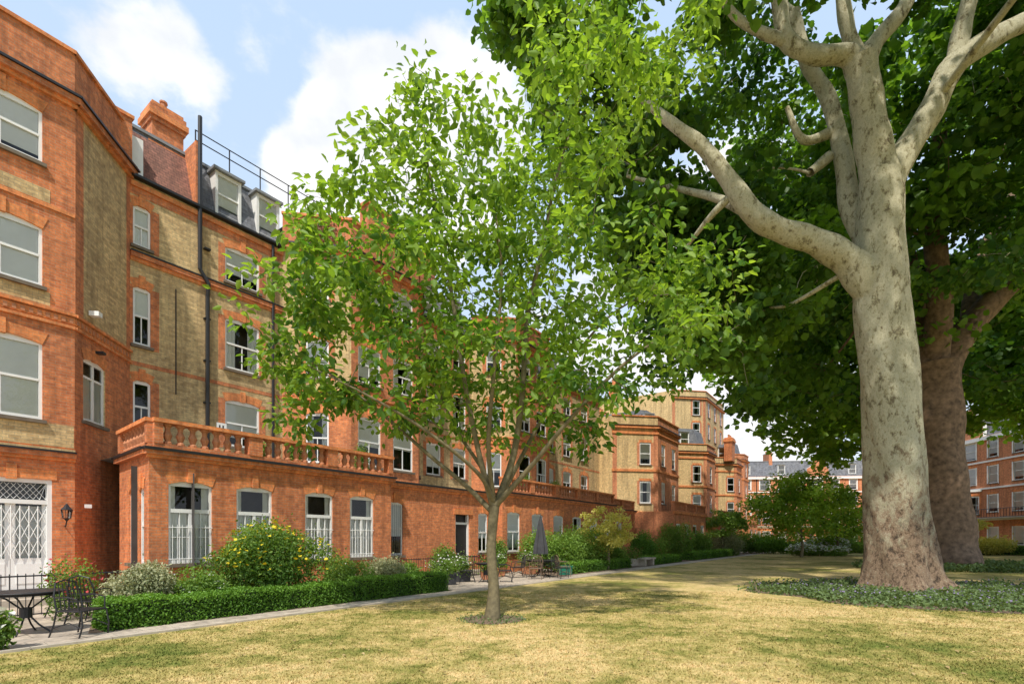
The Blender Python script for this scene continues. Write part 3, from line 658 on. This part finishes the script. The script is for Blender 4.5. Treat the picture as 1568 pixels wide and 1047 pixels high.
# big plane tree
D1=16.2
def p1(x,y,dy=0): 
    p=PX(x,y,D1+dy); return p
limbs=[([p1(1382,908),p1(1380,896),p1(1378,872),p1(1374,800),p1(1370,720),p1(1362,600),p1(1350,460),p1(1348,350),p1(1348,270)],[1.34,1.15,.98,.87,.83,.77,.75,.65,.58]),
 ([p1(1348,290),p1(1338,220),p1(1325,150),p1(1318,95)],[.54,.50,.45,.44]),
 ([p1(1352,300),p1(1385,235),p1(1425,170),p1(1462,100),p1(1520,60),p1(1600,20,1)],[.46,.40,.37,.36,.30,.26]),
 ([p1(1460,110),p1(1475,40),p1(1500,-60)],[.30,.25,.2]),
 ([p1(1340,450),p1(1300,400),p1(1250,372),p1(1195,352),p1(1150,325),p1(1112,270),p1(1078,228),p1(1040,198),p1(980,150,.5)],[.58,.46,.38,.34,.33,.26,.22,.18,.1]),
 ([p1(1155,330),p1(1100,305,1),p1(1040,290,2),p1(960,270,3)],[.2,.14,.10,.06]),
 ([p1(1130,290),p1(1090,330,.5),p1(1050,380,1.5)],[.14,.1,.05]),
 ([p1(1345,400,.5),p1(1305,320,1),p1(1290,240,1.5),p1(1268,150,2),p1(1235,95,2),p1(1215,20,2)],[.40,.34,.28,.25,.23,.2]),
 ([p1(1322,120),p1(1300,85),p1(1245,85),p1(1205,62),p1(1192,0),p1(1180,-60)],[.38,.30,.26,.24,.22,.2]),
 ([p1(1205,65),p1(1165,50),p1(1125,25),p1(1095,-20)],[.2,.15,.13,.1]),
 ([p1(1316,105),p1(1302,60),p1(1290,0),p1(1285,-80)],[.30,.22,.20,.18]),
 ([p1(1320,105),p1(1345,60),p1(1385,10),p1(1410,-60)],[.32,.25,.22,.2]),
 ([p1(1270,240,1.5),p1(1240,265,1.3)],[.18,.15]),
 ([p1(1282,200,1.8),p1(1230,215,1.6),p1(1205,165,1.6)],[.2,.14,.08])]
att=[]
while len(att)<600:
    g=R.uniform(-1,1,3); rr=np.linalg.norm(g)
    if rr>1 or rr<.45: continue
    p=np.array([14.5,19,19])+g*np.array([15.5,13.5,12.5])
    lo=7.3 if p[0]<9.5 else 12.0
    if p[2]<lo: continue
    if p[1]<18.0 and p[2]<2.2+1.07*p[1]: continue
    xe=p[0]-.25*(p[1]-16)
    if xe<7 and p[2]<9.5+ (7-xe)*1.5: continue
    att.append(p)
for x,y,rx,ry,n in [(1080,520,70,40,14),(1010,430,60,60,12),(970,330,50,50,12),(1180,440,60,50,12),(930,250,50,50,9),(1120,370,60,60,12),(1240,330,40,60,6),(830,70,40,50,14),(800,20,30,30,8),(1040,360,60,60,10)]:
    for _ in range(n):
        g=R.normal(size=2)*.6; att.append(PX(x+g[0]*rx,y+g[1]*ry,R.uniform(19,26)))
att=np.array(att)
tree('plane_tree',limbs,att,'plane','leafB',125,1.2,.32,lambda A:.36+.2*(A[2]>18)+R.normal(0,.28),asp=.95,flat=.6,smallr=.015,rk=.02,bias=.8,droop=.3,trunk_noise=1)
# second plane tree
D2=28.8
def p2(x,y,dy=0): return PX(x,y,D2+dy)
limbs=[([p2(1450,875),p2(1450,860),p2(1447,820),p2(1438,740),p2(1432,650),p2(1428,560)],[1.9,1.6,1.35,1.3,1.25,1.2]),
 ([p2(1425,580),p2(1400,490,1),p2(1385,400,1),p2(1360,300,2),p2(1330,200,2)],[.85,.7,.55,.4,.3]),
 ([p2(1435,580),p2(1470,520),p2(1520,460),p2(1600,390),p2(1680,320)],[.9,.7,.6,.5,.3]),
 ([p2(1430,560),p2(1440,450,-1),p2(1430,340,-2),p2(1440,200,-2)],[.7,.55,.45,.3]),
 ([p2(1400,500,1),p2(1320,490,1),p2(1230,470,2),p2(1150,465,2)],[.4,.3,.22,.1]),
 ([p2(1480,510),p2(1500,400,2),p2(1560,280,3)],[.45,.35,.2])]
att=[]
while len(att)<430:
    g=R.uniform(-1,1,3); rr=np.linalg.norm(g)
    if rr>1 or rr<.4: continue
    p=np.array([30,33,19])+g*np.array([19,13,13])
    if p[2]<10.5: continue
    if p[1]<27 and p[2]<1.65+.6*p[1]: continue
    att.append(p)
tree('plane_tree.001',limbs,np.array(att),'bark','leafB',100,1.65,.46,lambda A:.6+R.normal(0,.28),asp=.95,flat=.6,smallr=.02,rk=.02,bias=.8)
att=[]
while len(att)<210:
    g=R.uniform(-1,1,3); rr=np.linalg.norm(g)
    if rr>1 or rr<.3: continue
    p=np.array([31,46,17.5])+g*np.array([12.5,9,9.5])
    if p[2]<9: continue
    att.append(p)
limbs=[([(36,46,0),(36,46,3),(35.5,46,8),(34,46,13)],[1.0,.8,.7,.5]),([(35.5,46,8),(31,45,12),(26,44,15)],[.4,.3,.15])]
tree('plane_tree.002',limbs,np.array(att),'bark','leafC',95,1.6,.5,lambda A:.7+R.normal(0,.24),asp=.95,flat=.6,smallr=.02,rk=.02)
att=[]
while len(att)<160:
    g=R.uniform(-1,1,3); rr=np.linalg.norm(g)
    if rr>1 or rr<.3: continue
    p=np.array([47,40,17])+g*np.array([9,10,9]); 
    if p[2]<11: continue
    att.append(p)
limbs=[([(46,43,0),(46,43,3),(46,42,8),(46,42,13)],[.8,.7,.6,.4])]
tree('plane_tree.003',limbs,np.array(att),'bark','leafC',90,1.6,.5,lambda A:.75+R.normal(0,.22),asp=.95,flat=.6,smallr=.02,rk=.02)
def smalltree(name,c,h,r,mat,n=70,nl=90,ls=.16,z0=1.5):
    att=[]
    while len(att)<n:
        g=R.uniform(-1,1,3)
        if np.linalg.norm(g)>1: continue
        att.append(np.array([c[0],c[1],(h+z0)/2])+g*np.array([r,r,(h-z0)/2]))
    limbs=[([(c[0],c[1],0),(c[0]+.1,c[1],z0*.6),(c[0],c[1],z0+.5),(c[0]-.1,c[1],h*.6)],[.16,.12,.10,.05])]
    return tree(name,limbs,np.array(att),'bark2',mat,nl,.65*r/2.5,ls,lambda A:.75+R.normal(0,.2),asp=.6,rk=.01)
smalltree('garden_tree',(26,46),7.6,4.2,'leafS',90,110,.28)
smalltree('garden_tree.001',(33,52),6.4,3.2,'leafC',50,90,.28)
smalltree('garden_tree.002',(45,52),4.2,2.2,'acer',35,80,.25)
smalltree('garden_tree.003',(20.5,50),4.6,2.2,'shrub',45,90,.22)
p=st(24.5,-12.6); smalltree('golden_acer',(p[0]+.9,p[1]),3.3,1.5,'acer',60,90,.12,.9)
# ------------------------------------------------------------ shrubs & hedges
def bush(name,c,r,n,ls,mat,flow=None,nf=0,fs=.06,lv=.5,bias=.5,asp=.5,z=0):
    e=empty(name); lob=[]
    for i in range(9):
        a=R.uniform(0,6.28); k=R.uniform(.2,.6); lob.append((np.array([c[0]+math.cos(a)*r[0]*k,c[1]+math.sin(a)*r[1]*k,r[2]*R.uniform(.35,.62)]),R.uniform(.38,.55),R.normal(0,.13)))
    def samp(n,shell):
        out=[];l=[]
        for cc,s,dl in lob:
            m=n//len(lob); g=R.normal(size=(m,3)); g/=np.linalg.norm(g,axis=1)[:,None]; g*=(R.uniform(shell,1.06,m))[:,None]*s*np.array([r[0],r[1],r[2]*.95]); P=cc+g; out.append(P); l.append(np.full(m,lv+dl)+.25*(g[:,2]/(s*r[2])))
        P=np.concatenate(out); l=np.concatenate(l); k=P[:,2]>.03; P=P[k]; return P,l[k]
    Z=np.array([0,0,z])
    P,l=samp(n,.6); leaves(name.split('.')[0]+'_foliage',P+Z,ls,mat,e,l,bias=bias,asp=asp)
    P,l=samp(n//14,1.05); P=P+R.normal(0,.06*r[2],P.shape); leaves(name.split('.')[0]+'_shoots',P[P[:,2]>r[2]*.4]+Z,ls,mat,e,bias=.2,asp=asp,droop=-.4)
    if flow:
        P,l=samp(nf*2,1.0); k=P[:,2]>r[2]*.45; leaves(name.split('.')[0]+'_flowers',P[k]+Z,fs,flow,e,bias=1.5,asp=1.0,droop=0)
    return e
def hedge(name,a,c,w,h,n,ls=.045,mat='hedge'):
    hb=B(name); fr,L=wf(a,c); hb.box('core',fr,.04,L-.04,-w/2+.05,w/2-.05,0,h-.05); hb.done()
    x=R.uniform(0,L,n); side=R.uniform(0,1,n); per=w+2*h; k=side*per
    qq=np.where(k<h,-w/2,np.where(k<h+w,k-h-w/2,w/2)); zz=np.where(k<h,k,np.where(k<h+w,h,per-k))
    m=R.uniform(0,1,n)<.06; x=np.where(m,np.where(R.uniform(0,1,n)<.5,0,L),x); qq=np.where(m,R.uniform(-w/2,w/2,n),qq); zz=np.where(m,R.uniform(0,h,n),zz)
    bump=.025*np.sin(x*3.1)+.02*np.sin(x*7.7+1); qq+=R.normal(0,.025,n)+bump*np.sign(qq); zz+=R.normal(0,.025,n)*(zz>h*.9)+bump*(zz>h*.9)
    P=np.stack([fr.o[0]+fr.d[0]*x+fr.n[0]*qq,fr.o[1]+fr.d[1]*x+fr.n[1]*qq,np.maximum(zz,.02)],1)
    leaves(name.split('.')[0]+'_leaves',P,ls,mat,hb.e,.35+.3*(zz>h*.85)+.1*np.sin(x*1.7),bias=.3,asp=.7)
hedge('box_hedge',st(3.15,-11.5),st(8.6,-11.5),.62,.50,30000)
hedge('box_hedge.001',st(8.65,-11.5),st(12.0,-11.5),.66,.56,16000)
hedge('box_hedge.002',st(21,-12.0),st(28,-12.0),.6,.5,9000,.07)
hedge('box_hedge.003',st(31,-12.0),st(37,-12.0),.7,.5,6000,.09)
hedge('box_hedge.004',st(40,-12.1),st(56,-12.2),.8,.6,9000,.12)
hedge('box_hedge.005',(38,62),(52,50),.9,.9,9000,.14)
hedge('box_hedge.006',(25,66),(48,66),1.0,1.2,9000,.16)
stc=st
bush('yellow_flowering_shrub',stc(7.0,-12.7),(1.8,1.2,2.0),16000,.085,'shrub','yel',420,.09,.42)
bush('variegated_shrub',stc(4.1,-12.6),(1.0,.85,1.15),9000,.07,'palesh',None,lv=.5)
bush('variegated_shrub.001',stc(5.2,-12.4),(.8,.7,.95),6000,.07,'shrub','wht',60,.06,.4)
bush('garden_shrub',stc(9.3,-12.6),(.9,.8,1.1),6000,.07,'shrub','wht',30,.05)
bush('variegated_shrub.002',stc(10.6,-12.7),(.9,.7,1.05),6000,.07,'palesh')
bush('garden_shrub.001',stc(11.7,-12.6),(.6,.6,.85),3500,.07,'shrub')
bush('rose_bush',stc(3.2,-13.4),(.5,.5,1.2),2000,.06,'shrub','pink',70,.07)
bush('garden_shrub.002',stc(21.6,-13.0),(1.8,1.0,2.0),9000,.11,'shrub',lv=.7)
bush('garden_shrub.003',stc(24,-12.9),(1.6,1.0,2.2),8000,.11,'shrub',lv=.65)
bush('garden_shrub.004',stc(27.4,-12.9),(1.3,.9,1.5),5000,.11,'shrub')
bush('garden_shrub.009',stc(15.6,-14.8),(.7,.4,1.3),3000,.09,'shrub','pink',30,.07)
bush('garden_shrub.010',stc(19.2,-14.7),(.6,.4,1.6),3000,.09,'shrub')
bush('garden_shrub.011',stc(26.3,-14.4),(1.0,.5,1.4),3000,.1,'palesh')
bush('topiary_ball',stc(33,-13),(1.1,1.1,2.1),8000,.09,'hedge',lv=.4)
bush('topiary_ball.001',stc(35.3,-13.1),(1.0,1.0,1.8),6000,.09,'hedge',lv=.55)
bush('garden_shrub.005',stc(41,-13.2),(1.8,1.2,2.8),7000,.13,'shrub','pink',60,.1)
bush('garden_shrub.006',stc(46,-13.2),(2.2,1.3,2.2),7000,.13,'shrub')
bush('garden_shrub.007',stc(53,-13),(3,1.5,2.2),7000,.15,'palesh',lv=.4)
bush('garden_shrub.008',stc(62,-12.6),(4,2,2.4),7000,.18,'shrub')
bush('hydrangea',(-7.55,7.5),(.42,.3,.62),1500,.08,'shrub','wht',60,.10)
for i,(s,r,h,m) in enumerate(((8.3,.35,.9,'shrub'),(9.6,.3,1.0,'hedge'),(10.8,.4,.9,'palesh'),(12.2,.35,1.1,'shrub'),(23,.5,1.2,'shrub'),(26,.5,1.1,'shrub'))):
    bush('terrace_plant'+('' if i==0 else '.%03d'%i),stc(s,-15.7),(r,r,h),1100,.08,m,'wht' if i%2 else 'pink',25,.06,z=3.97)
bush('roof_climber',stc(12.4,-18.7),(.9,.7,2.2),3500,.10,'rust',lv=.6,z=12.9)
for i,(x,y,rx,h,m,fl) in enumerate([(24,58,3,2.6,'shrub',None),(28.5,56,3,2.2,'hedge',None),(33,54,3.2,1.7,'shrub','wht'),(30,50,3,1.1,'shrub','wht'),(38,58,3,2.6,'shrub',None),(44,56,3,2.2,'palesh',None),(49,52,2.5,1.8,'acer',None),(21,62,2.5,2.2,'shrub',None)]):
    bush('border_shrub'+('' if i==0 else '.%03d'%i),(x,y),(rx,2,h),5500,.17,m,fl,900 if fl else 0,.2,lv=.65)
n=38000; a=R.uniform(0,6.283,n); rr=np.sqrt(R.uniform(0,1,n))*(1+.08*np.sin(3*a+1)+.05*np.sin(7*a)); P=np.stack([13.2+6.0*rr*np.cos(a),15.2+4.3*rr*np.sin(a),np.zeros(n)],1)
hgt=.10+.10*np.sin(P[:,0]*2.1)*np.sin(P[:,1]*2.7)+.06*np.sin(P[:,0]*6)*np.sin(P[:,1]*5.3); P[:,2]=R.uniform(.01,1,n)*np.maximum(hgt+.06,.04)
k=(hgt>.0)&(R.uniform(0,1,n)>(rr-.75)*3); gc=empty('ground_cover_plants'); leaves('ground_cover_leaves',P[k],.09,'cover',gc,.5+1.2*(P[k][:,2]-.1),bias=.5,asp=.6)
k2=R.choice(np.nonzero(k)[0],1500); Q=P[k2].copy(); Q[:,2]=np.maximum(hgt[k2]+.08,.06); leaves('ground_cover_flowers',Q,.045,'vio',gc,bias=1,asp=.9)
n=9000; a=R.uniform(0,6.283,n); rr=np.sqrt(R.uniform(0,1,n)); P=np.stack([25.5+6*rr*np.cos(a),28.5+4*rr*np.sin(a),R.uniform(.02,.35,n)],1)
gc=empty('ground_cover_plants.001'); leaves('ground_cover_leaves',P,.17,'cover',gc,bias=.5,asp=.6)
n=500; a=R.uniform(0,6.283,n); rr=np.sqrt(R.uniform(0,1,n))*.75; P=np.stack([-.39+rr*np.cos(a),10.5+rr*np.sin(a),R.uniform(.01,.05,n)],1)
leaves('mulch_ring_weeds',P,.05,'cover',None,bias=.8)
n=1100; Y=R.uniform(5.5,26,n); X=R.uniform(-.7,1.0,n)*Y; P=np.stack([X,Y,np.full(n,.03)],1); tt=X*u[1]-Y*u[0]; P=P[tt>-10]
leaves('fallen_leaves',P,.06,'dead',None,bias=3,droop=0,asp=.6)
n=160000; Y=5.0+ (R.uniform(0,1,n)**1.35)*11; X=R.uniform(-1.1,1.1,n)*(Y+.5); tt=X*u[1]-Y*u[0]
k=(tt>-10.15)&(((X+.39)**2+(Y-10.5)**2)>.45)&((((X-13.2)/6)**2+((Y-15.2)/4.2)**2)>1); X=X[k];Y=Y[k]; n=len(X)
a=R.uniform(0,6.283,n); h=R.uniform(.012,.036,n); w=.004+.0006*Y; dx=np.cos(a)*w;dy=np.sin(a)*w; lx=R.normal(0,.02,n);ly=R.normal(0,.02,n)
V=np.stack([np.stack([X-dx,Y-dy,np.zeros(n)],1),np.stack([X+dx,Y+dy,np.zeros(n)],1),np.stack([X+lx,Y+ly,h],1)],1).reshape(-1,3)
me=bpy.data.meshes.new('grass'); me.vertices.add(len(V)); me.vertices.foreach_set('co',V.astype(np.float32).ravel()); me.loops.add(3*n); me.loops.foreach_set('vertex_index',np.arange(3*n,dtype=np.int32)); me.polygons.add(n); me.polygons.foreach_set('loop_start',np.arange(0,3*n,3,dtype=np.int32)); me.update(calc_edges=True)
me.materials.append(M['blade']); COL.objects.link(bpy.data.objects.new('lawn_grass',me))
# ------------------------------------------------------------ garden furniture
def rot(c,a): 
    return Fr(c,(math.cos(a),math.sin(a)))
def chair(name,c,a,mat='black'):
    b=B(name); f=rot(c,a); W=.23
    w=f.w
    b.tube(mat,[w(-W,-W,.44),w(W,-W,.44),w(W,W,.44),w(-W,W,.44),w(-W,-W,.44)],.014)
    for i in range(8): x=-W+.03+i*.058; b.box(mat,f,x-.018,x+.018,-W,W,.438,.452)
    for sx in (-W,W):
        b.tube(mat,[w(sx,W,.44),w(sx*1.05,W+.04,.2),w(sx*1.15,W+.0,.0)],.013); b.tube(mat,[w(sx,-W,.44),w(sx,-W-.05,.22),w(sx*1.1,-W-.12,0)],.013)
        b.tube(mat,[w(sx,-W,.44),w(sx,-W-.05,.7),w(sx*.75,-W-.09,.9),w(0,-W-.1,.95)],.014)
        b.tube(mat,[w(sx,-W-.04,.66),w(sx*1.15,0,.68),w(sx*1.1,W-.05,.64),w(sx,W-.03,.44)],.012)
        b.tube(mat,[w(sx*1.05,W+.03,.15),w(sx*1.0,0,.25),w(sx*1.05,-W-.07,.15)],.009)
    for i in range(5):
        x=-W*.66+i*W*.33; b.tube(mat,[w(x,-W,.45),w(x*.9,-W-.05,.7),w(x*.8,-W-.085,.92-.6*abs(x)*.5)],.008,5)
    b.tube(mat,[w(-W,-W-.04,.6),w(0,-W-.06,.6),w(W,-W-.04,.6)],.009)
    return b.done()
def table(name,c,r,mat='black',h=.73):
    b=B(name); b.lathe(mat,c,[(h-.015,r),(h+.005,r+.01),(h+.015,r)],28)
    for k in range(4):
        a=k*math.pi/2+.4; ca,sa=math.cos(a),math.sin(a); P=lambda rr,z:(c[0]+rr*ca,c[1]+rr*sa,z)
        b.tube(mat,[P(r*.85,h-.02),P(r*.5,h-.12),P(.07,h*.6),P(.07,h*.4),P(r*.35,.15),P(r*.7,0)],.015)
    b.lathe(mat,c,[(.28,.09),(.46,.09)],12); b.lathe(mat,c,[(h-.05,r*.9),(h-.03,r*.9)],20)
    return b.done()
table('patio_table',(-8.45,8.9),.52)
chair('patio_chair',(-7.35,8.75),1.45); chair('patio_chair.001',(-8.3,10.1),math.pi+.1); chair('patio_chair.002',(-9.5,8.7),-1.2); chair('patio_chair.003',(-9.4,10.9),2.6)
p=st(18.6,-11.9); tc=(p[0],p[1]); table('patio_table.001',tc,.65)
for i in range(6):
    a=i*2*math.pi/6+.3; chair('patio_chair.%03d'%(4+i),(tc[0]+1.05*math.cos(a),tc[1]+1.05*math.sin(a)),a+math.pi/2,'black' if i%2 else 'wood')
p=st(15.2,-12.2); table('patio_table.002',p,.4); chair('patio_chair.010',(p[0]+.75,p[1]+.1),1.6); chair('patio_chair.011',(p[0]-.75,p[1]+.1),-1.5)
b=B('closed_parasol'); c=(tc[0],tc[1]); b.tube('wood',[(c[0],c[1],0),(c[0],c[1],2.75)],.025)
v=[]
for z,r in ((1.0,.27),(1.3,.25),(1.6,.20),(2.0,.14),(2.35,.08),(2.68,.02)):
    v.append([(c[0]+r*(1+.3*(k%2))*math.cos(k*math.pi/8),c[1]+r*(1+.3*(k%2))*math.sin(k*math.pi/8),z) for k in range(16)])
for j in range(5):
    for k in range(16): b.face('canvas',[v[j][k],v[j][(k+1)%16],v[j+1][(k+1)%16],v[j+1][k]])
b.lathe('stone',c,[(0,.25),(.06,.25),(.08,.05),(.2,.04)],14); b.done()
def railing(name,pts,h=.95,step=.12):
    b=B(name)
    for i in range(len(pts)-1):
        f,L=wf(pts[i],pts[i+1]); b.tube('black',[f.w(0,0,h-.05),f.w(L,0,h-.05)],.016); b.tube('black',[f.w(0,0,.12),f.w(L,0,.12)],.014)
        x=0
        while x<L: b.tube('black',[f.w(x,0,.0 if int(x/step)%10==0 else .1),f.w(x,0,h)],.009,4); x+=step
        b.tube('black',[f.w(0,0,0),f.w(0,0,h+.06)],.025); b.lathe('black',f.w(0,0,0)[:2],[(h+.05,.01),(h+.09,.035),(h+.13,.01)],8)
    return b.done()
railing('iron_railing',[st(1.2,-14.0),st(4.9,-14.0),st(4.9,-15.0)])
railing('iron_railing.001',[st(12.4,-13.9),st(17.0,-13.9),st(17.0,-15.4)])
def planter(name,c,w=.45,h=.38,mat='canvas',fl='wht'):
    b=B(name); f=rot(c,.6)
    pts0=[(-.9,-.45),(.9,-.45),(.9,.45),(-.9,.45)]
    lo=[f.w(x*w*.9,y*w*.9,.02) for x,y in pts0]; hi=[f.w(x*w,y*w,h) for x,y in pts0]
    for i in range(4): b.face(mat,[lo[i],lo[(i+1)%4],hi[(i+1)%4],hi[i]])
    b.face('soil',[(x,y,z-.03) for x,y,z in hi]); b.box(mat,f,-w*.95,w*.95,-w*.5,-w*.43,h-.04,h+.01); b.box(mat,f,-w*.95,w*.95,w*.43,w*.5,h-.04,h+.01)
    b.done(); n=1300; g=R.normal(size=(n,3))*np.array([w*.5,w*.35,.18])+np.array([c[0],c[1],h+.25]); leaves('planter_foliage',g,.08,'shrub',b.e,bias=.5)
    g=R.normal(size=(90,3))*np.array([w*.5,w*.35,.14])+np.array([c[0],c[1],h+.42]); leaves('planter_flowers',g,.07,fl,b.e,bias=1.5,asp=1)
planter('flower_planter',st(13.4,-12.7),.5); planter('flower_planter.001',st(14.8,-13.1),.4); planter('flower_planter.002',st(29.3,-12.3),.6,.45,'stone','pink')
planter('flower_planter.003',st(16.3,-12.9),.35,.35,'terra','pink'); planter('flower_planter.004',st(19.9,-13.3),.45,.4,'terra','wht'); planter('flower_planter.005',st(17.7,-13.6),.4,.4,'terra','wht')
b=B('garden_storage_box'); f=rot(st(20.4,-11.7),.9); b.box('green',f,-.25,.25,-.2,.2,.02,.36); b.box('green',f,-.28,.28,-.23,.23,.361,.42); b.box('black',f,-.06,.06,-.24,-.2,.26,.33); b.done()
b=B('stone_bench'); f=Fr(st(29.5,-11.7),u); b.box('stone',f,0,1.8,-.25,.25,.40,.5); b.box('stone',f,.15,.35,-.2,.2,0,.4); b.box('stone',f,1.45,1.65,-.2,.2,0,.4); b.done()
# ------------------------------------------------------------ sky, sun, camera
el=math.radians(56)
sd=Vector((-.17,-.95,0)).normalized()*math.cos(el)+Vector((0,0,math.sin(el)))
W=bpy.data.worlds.new('World'); S.world=W; W.use_nodes=True; nt=W.node_tree; nt.nodes.clear()
out=nt.nodes.new('ShaderNodeOutputWorld'); bg=nt.nodes.new('ShaderNodeBackground'); bg.inputs[1].default_value=.15
sky=nt.nodes.new('ShaderNodeTexSky'); sky.sky_type='NISHITA'; sky.sun_disc=False; sky.sun_elevation=el; sky.sun_rotation=math.atan2(sd.x,sd.y); sky.dust_density=1.5; sky.ozone_density=1.2; sky.air_density=1.0
tc=nt.nodes.new('ShaderNodeTexCoord'); sx=nt.nodes.new('ShaderNodeSeparateXYZ'); nt.links.new(tc.outputs['Generated'],sx.inputs[0])
def math_(op,a,b_=None,c=None):
    m=nt.nodes.new('ShaderNodeMath'); m.operation=op
    for i,v in enumerate((a,b_,c)):
        if v is None: continue
        if hasattr(v,'links'): nt.links.new(v,m.inputs[i])
        else: m.inputs[i].default_value=v
    return m.outputs[0]
zc=math_('ADD',math_('MAXIMUM',sx.outputs[2],0.0),.25)
cx=math_('DIVIDE',sx.outputs[0],zc); cy=math_('DIVIDE',sx.outputs[1],zc)
cb=nt.nodes.new('ShaderNodeCombineXYZ'); nt.links.new(cx,cb.inputs[0]); nt.links.new(cy,cb.inputs[1])
nz=nt.nodes.new('ShaderNodeTexNoise'); nz.inputs['Scale'].default_value=3.4; nz.inputs['Detail'].default_value=10; nz.inputs['Roughness'].default_value=.58; nt.links.new(cb.outputs[0],nz.inputs['Vector'])
def blob(x,y,wd):
    d=Vector(((x-784)/784,1,(825-y)/784)).normalized()
    dp=nt.nodes.new('ShaderNodeVectorMath'); dp.operation='DOT_PRODUCT'; nm=nt.nodes.new('ShaderNodeVectorMath'); nm.operation='NORMALIZE'
    nt.links.new(tc.outputs['Generated'],nm.inputs[0]); nt.links.new(nm.outputs[0],dp.inputs[0]); dp.inputs[1].default_value=d
    mr=nt.nodes.new('ShaderNodeMapRange'); mr.interpolation_type='SMOOTHSTEP'; mr.inputs[1].default_value=math.cos(math.radians(wd)); mr.inputs[2].default_value=1; nt.links.new(dp.outputs['Value'],mr.inputs[0]); return mr.outputs[0]
acc=nz.outputs['Fac']
for x,y,wd,am in ((570,190,7,.34),(700,195,9,.34),(540,290,8,.26),(240,120,6,.17),(170,20,6,.14),(1000,520,20,.2),(1150,600,14,.25),(455,268,4,.2),(660,330,9,.2)):
    acc=math_('MULTIPLY_ADD',blob(x,y,wd),am,acc)
mr=nt.nodes.new('ShaderNodeMapRange'); mr.interpolation_type='SMOOTHSTEP'; mr.inputs[1].default_value=.59; mr.inputs[2].default_value=.74; nt.links.new(acc,mr.inputs[0])
haze=mixc(nt,.88,sky.outputs[0],(4.2,5.5,7.3))
haze=mixc(nt,math_('POWER',math_('SUBTRACT',1.0,math_('MAXIMUM',sx.outputs[2],0.0)),3.0),haze,(6.6,7.0,7.5))
nz2=nt.nodes.new('ShaderNodeTexNoise'); nz2.inputs['Scale'].default_value=6; nz2.inputs['Detail'].default_value=7; nt.links.new(cb.outputs[0],nz2.inputs['Vector'])
cc=ramp(nt,nz2.outputs['Fac'],[(.38,(.80,.83,.87)),(.55,(1,1,1))]).outputs[0]
cc=mixc(nt,1.0,cc,(7.6,7.6,7.6),'MULTIPLY')
cl=mixc(nt,mr.outputs[0],haze,cc)
nt.links.new(cl,bg.inputs[0]); nt.links.new(bg.outputs[0],out.inputs[0])
sl=bpy.data.lights.new('sun','SUN'); sl.energy=4.8; sl.angle=math.radians(1.5); sl.color=(1,.94,.84); so=bpy.data.objects.new('sun',sl); COL.objects.link(so)
so.rotation_euler=sd.to_track_quat('Z','Y').to_euler()
cam=bpy.data.cameras.new('camera'); co=bpy.data.objects.new('camera',cam); COL.objects.link(co); co.location=(0,0,1.65); co.rotation_euler=(math.radians(90),0,0)
cam.lens=18; cam.sensor_width=36; cam.shift_y=.192; cam.clip_end=2000; cam.clip_start=.05; S.camera=co
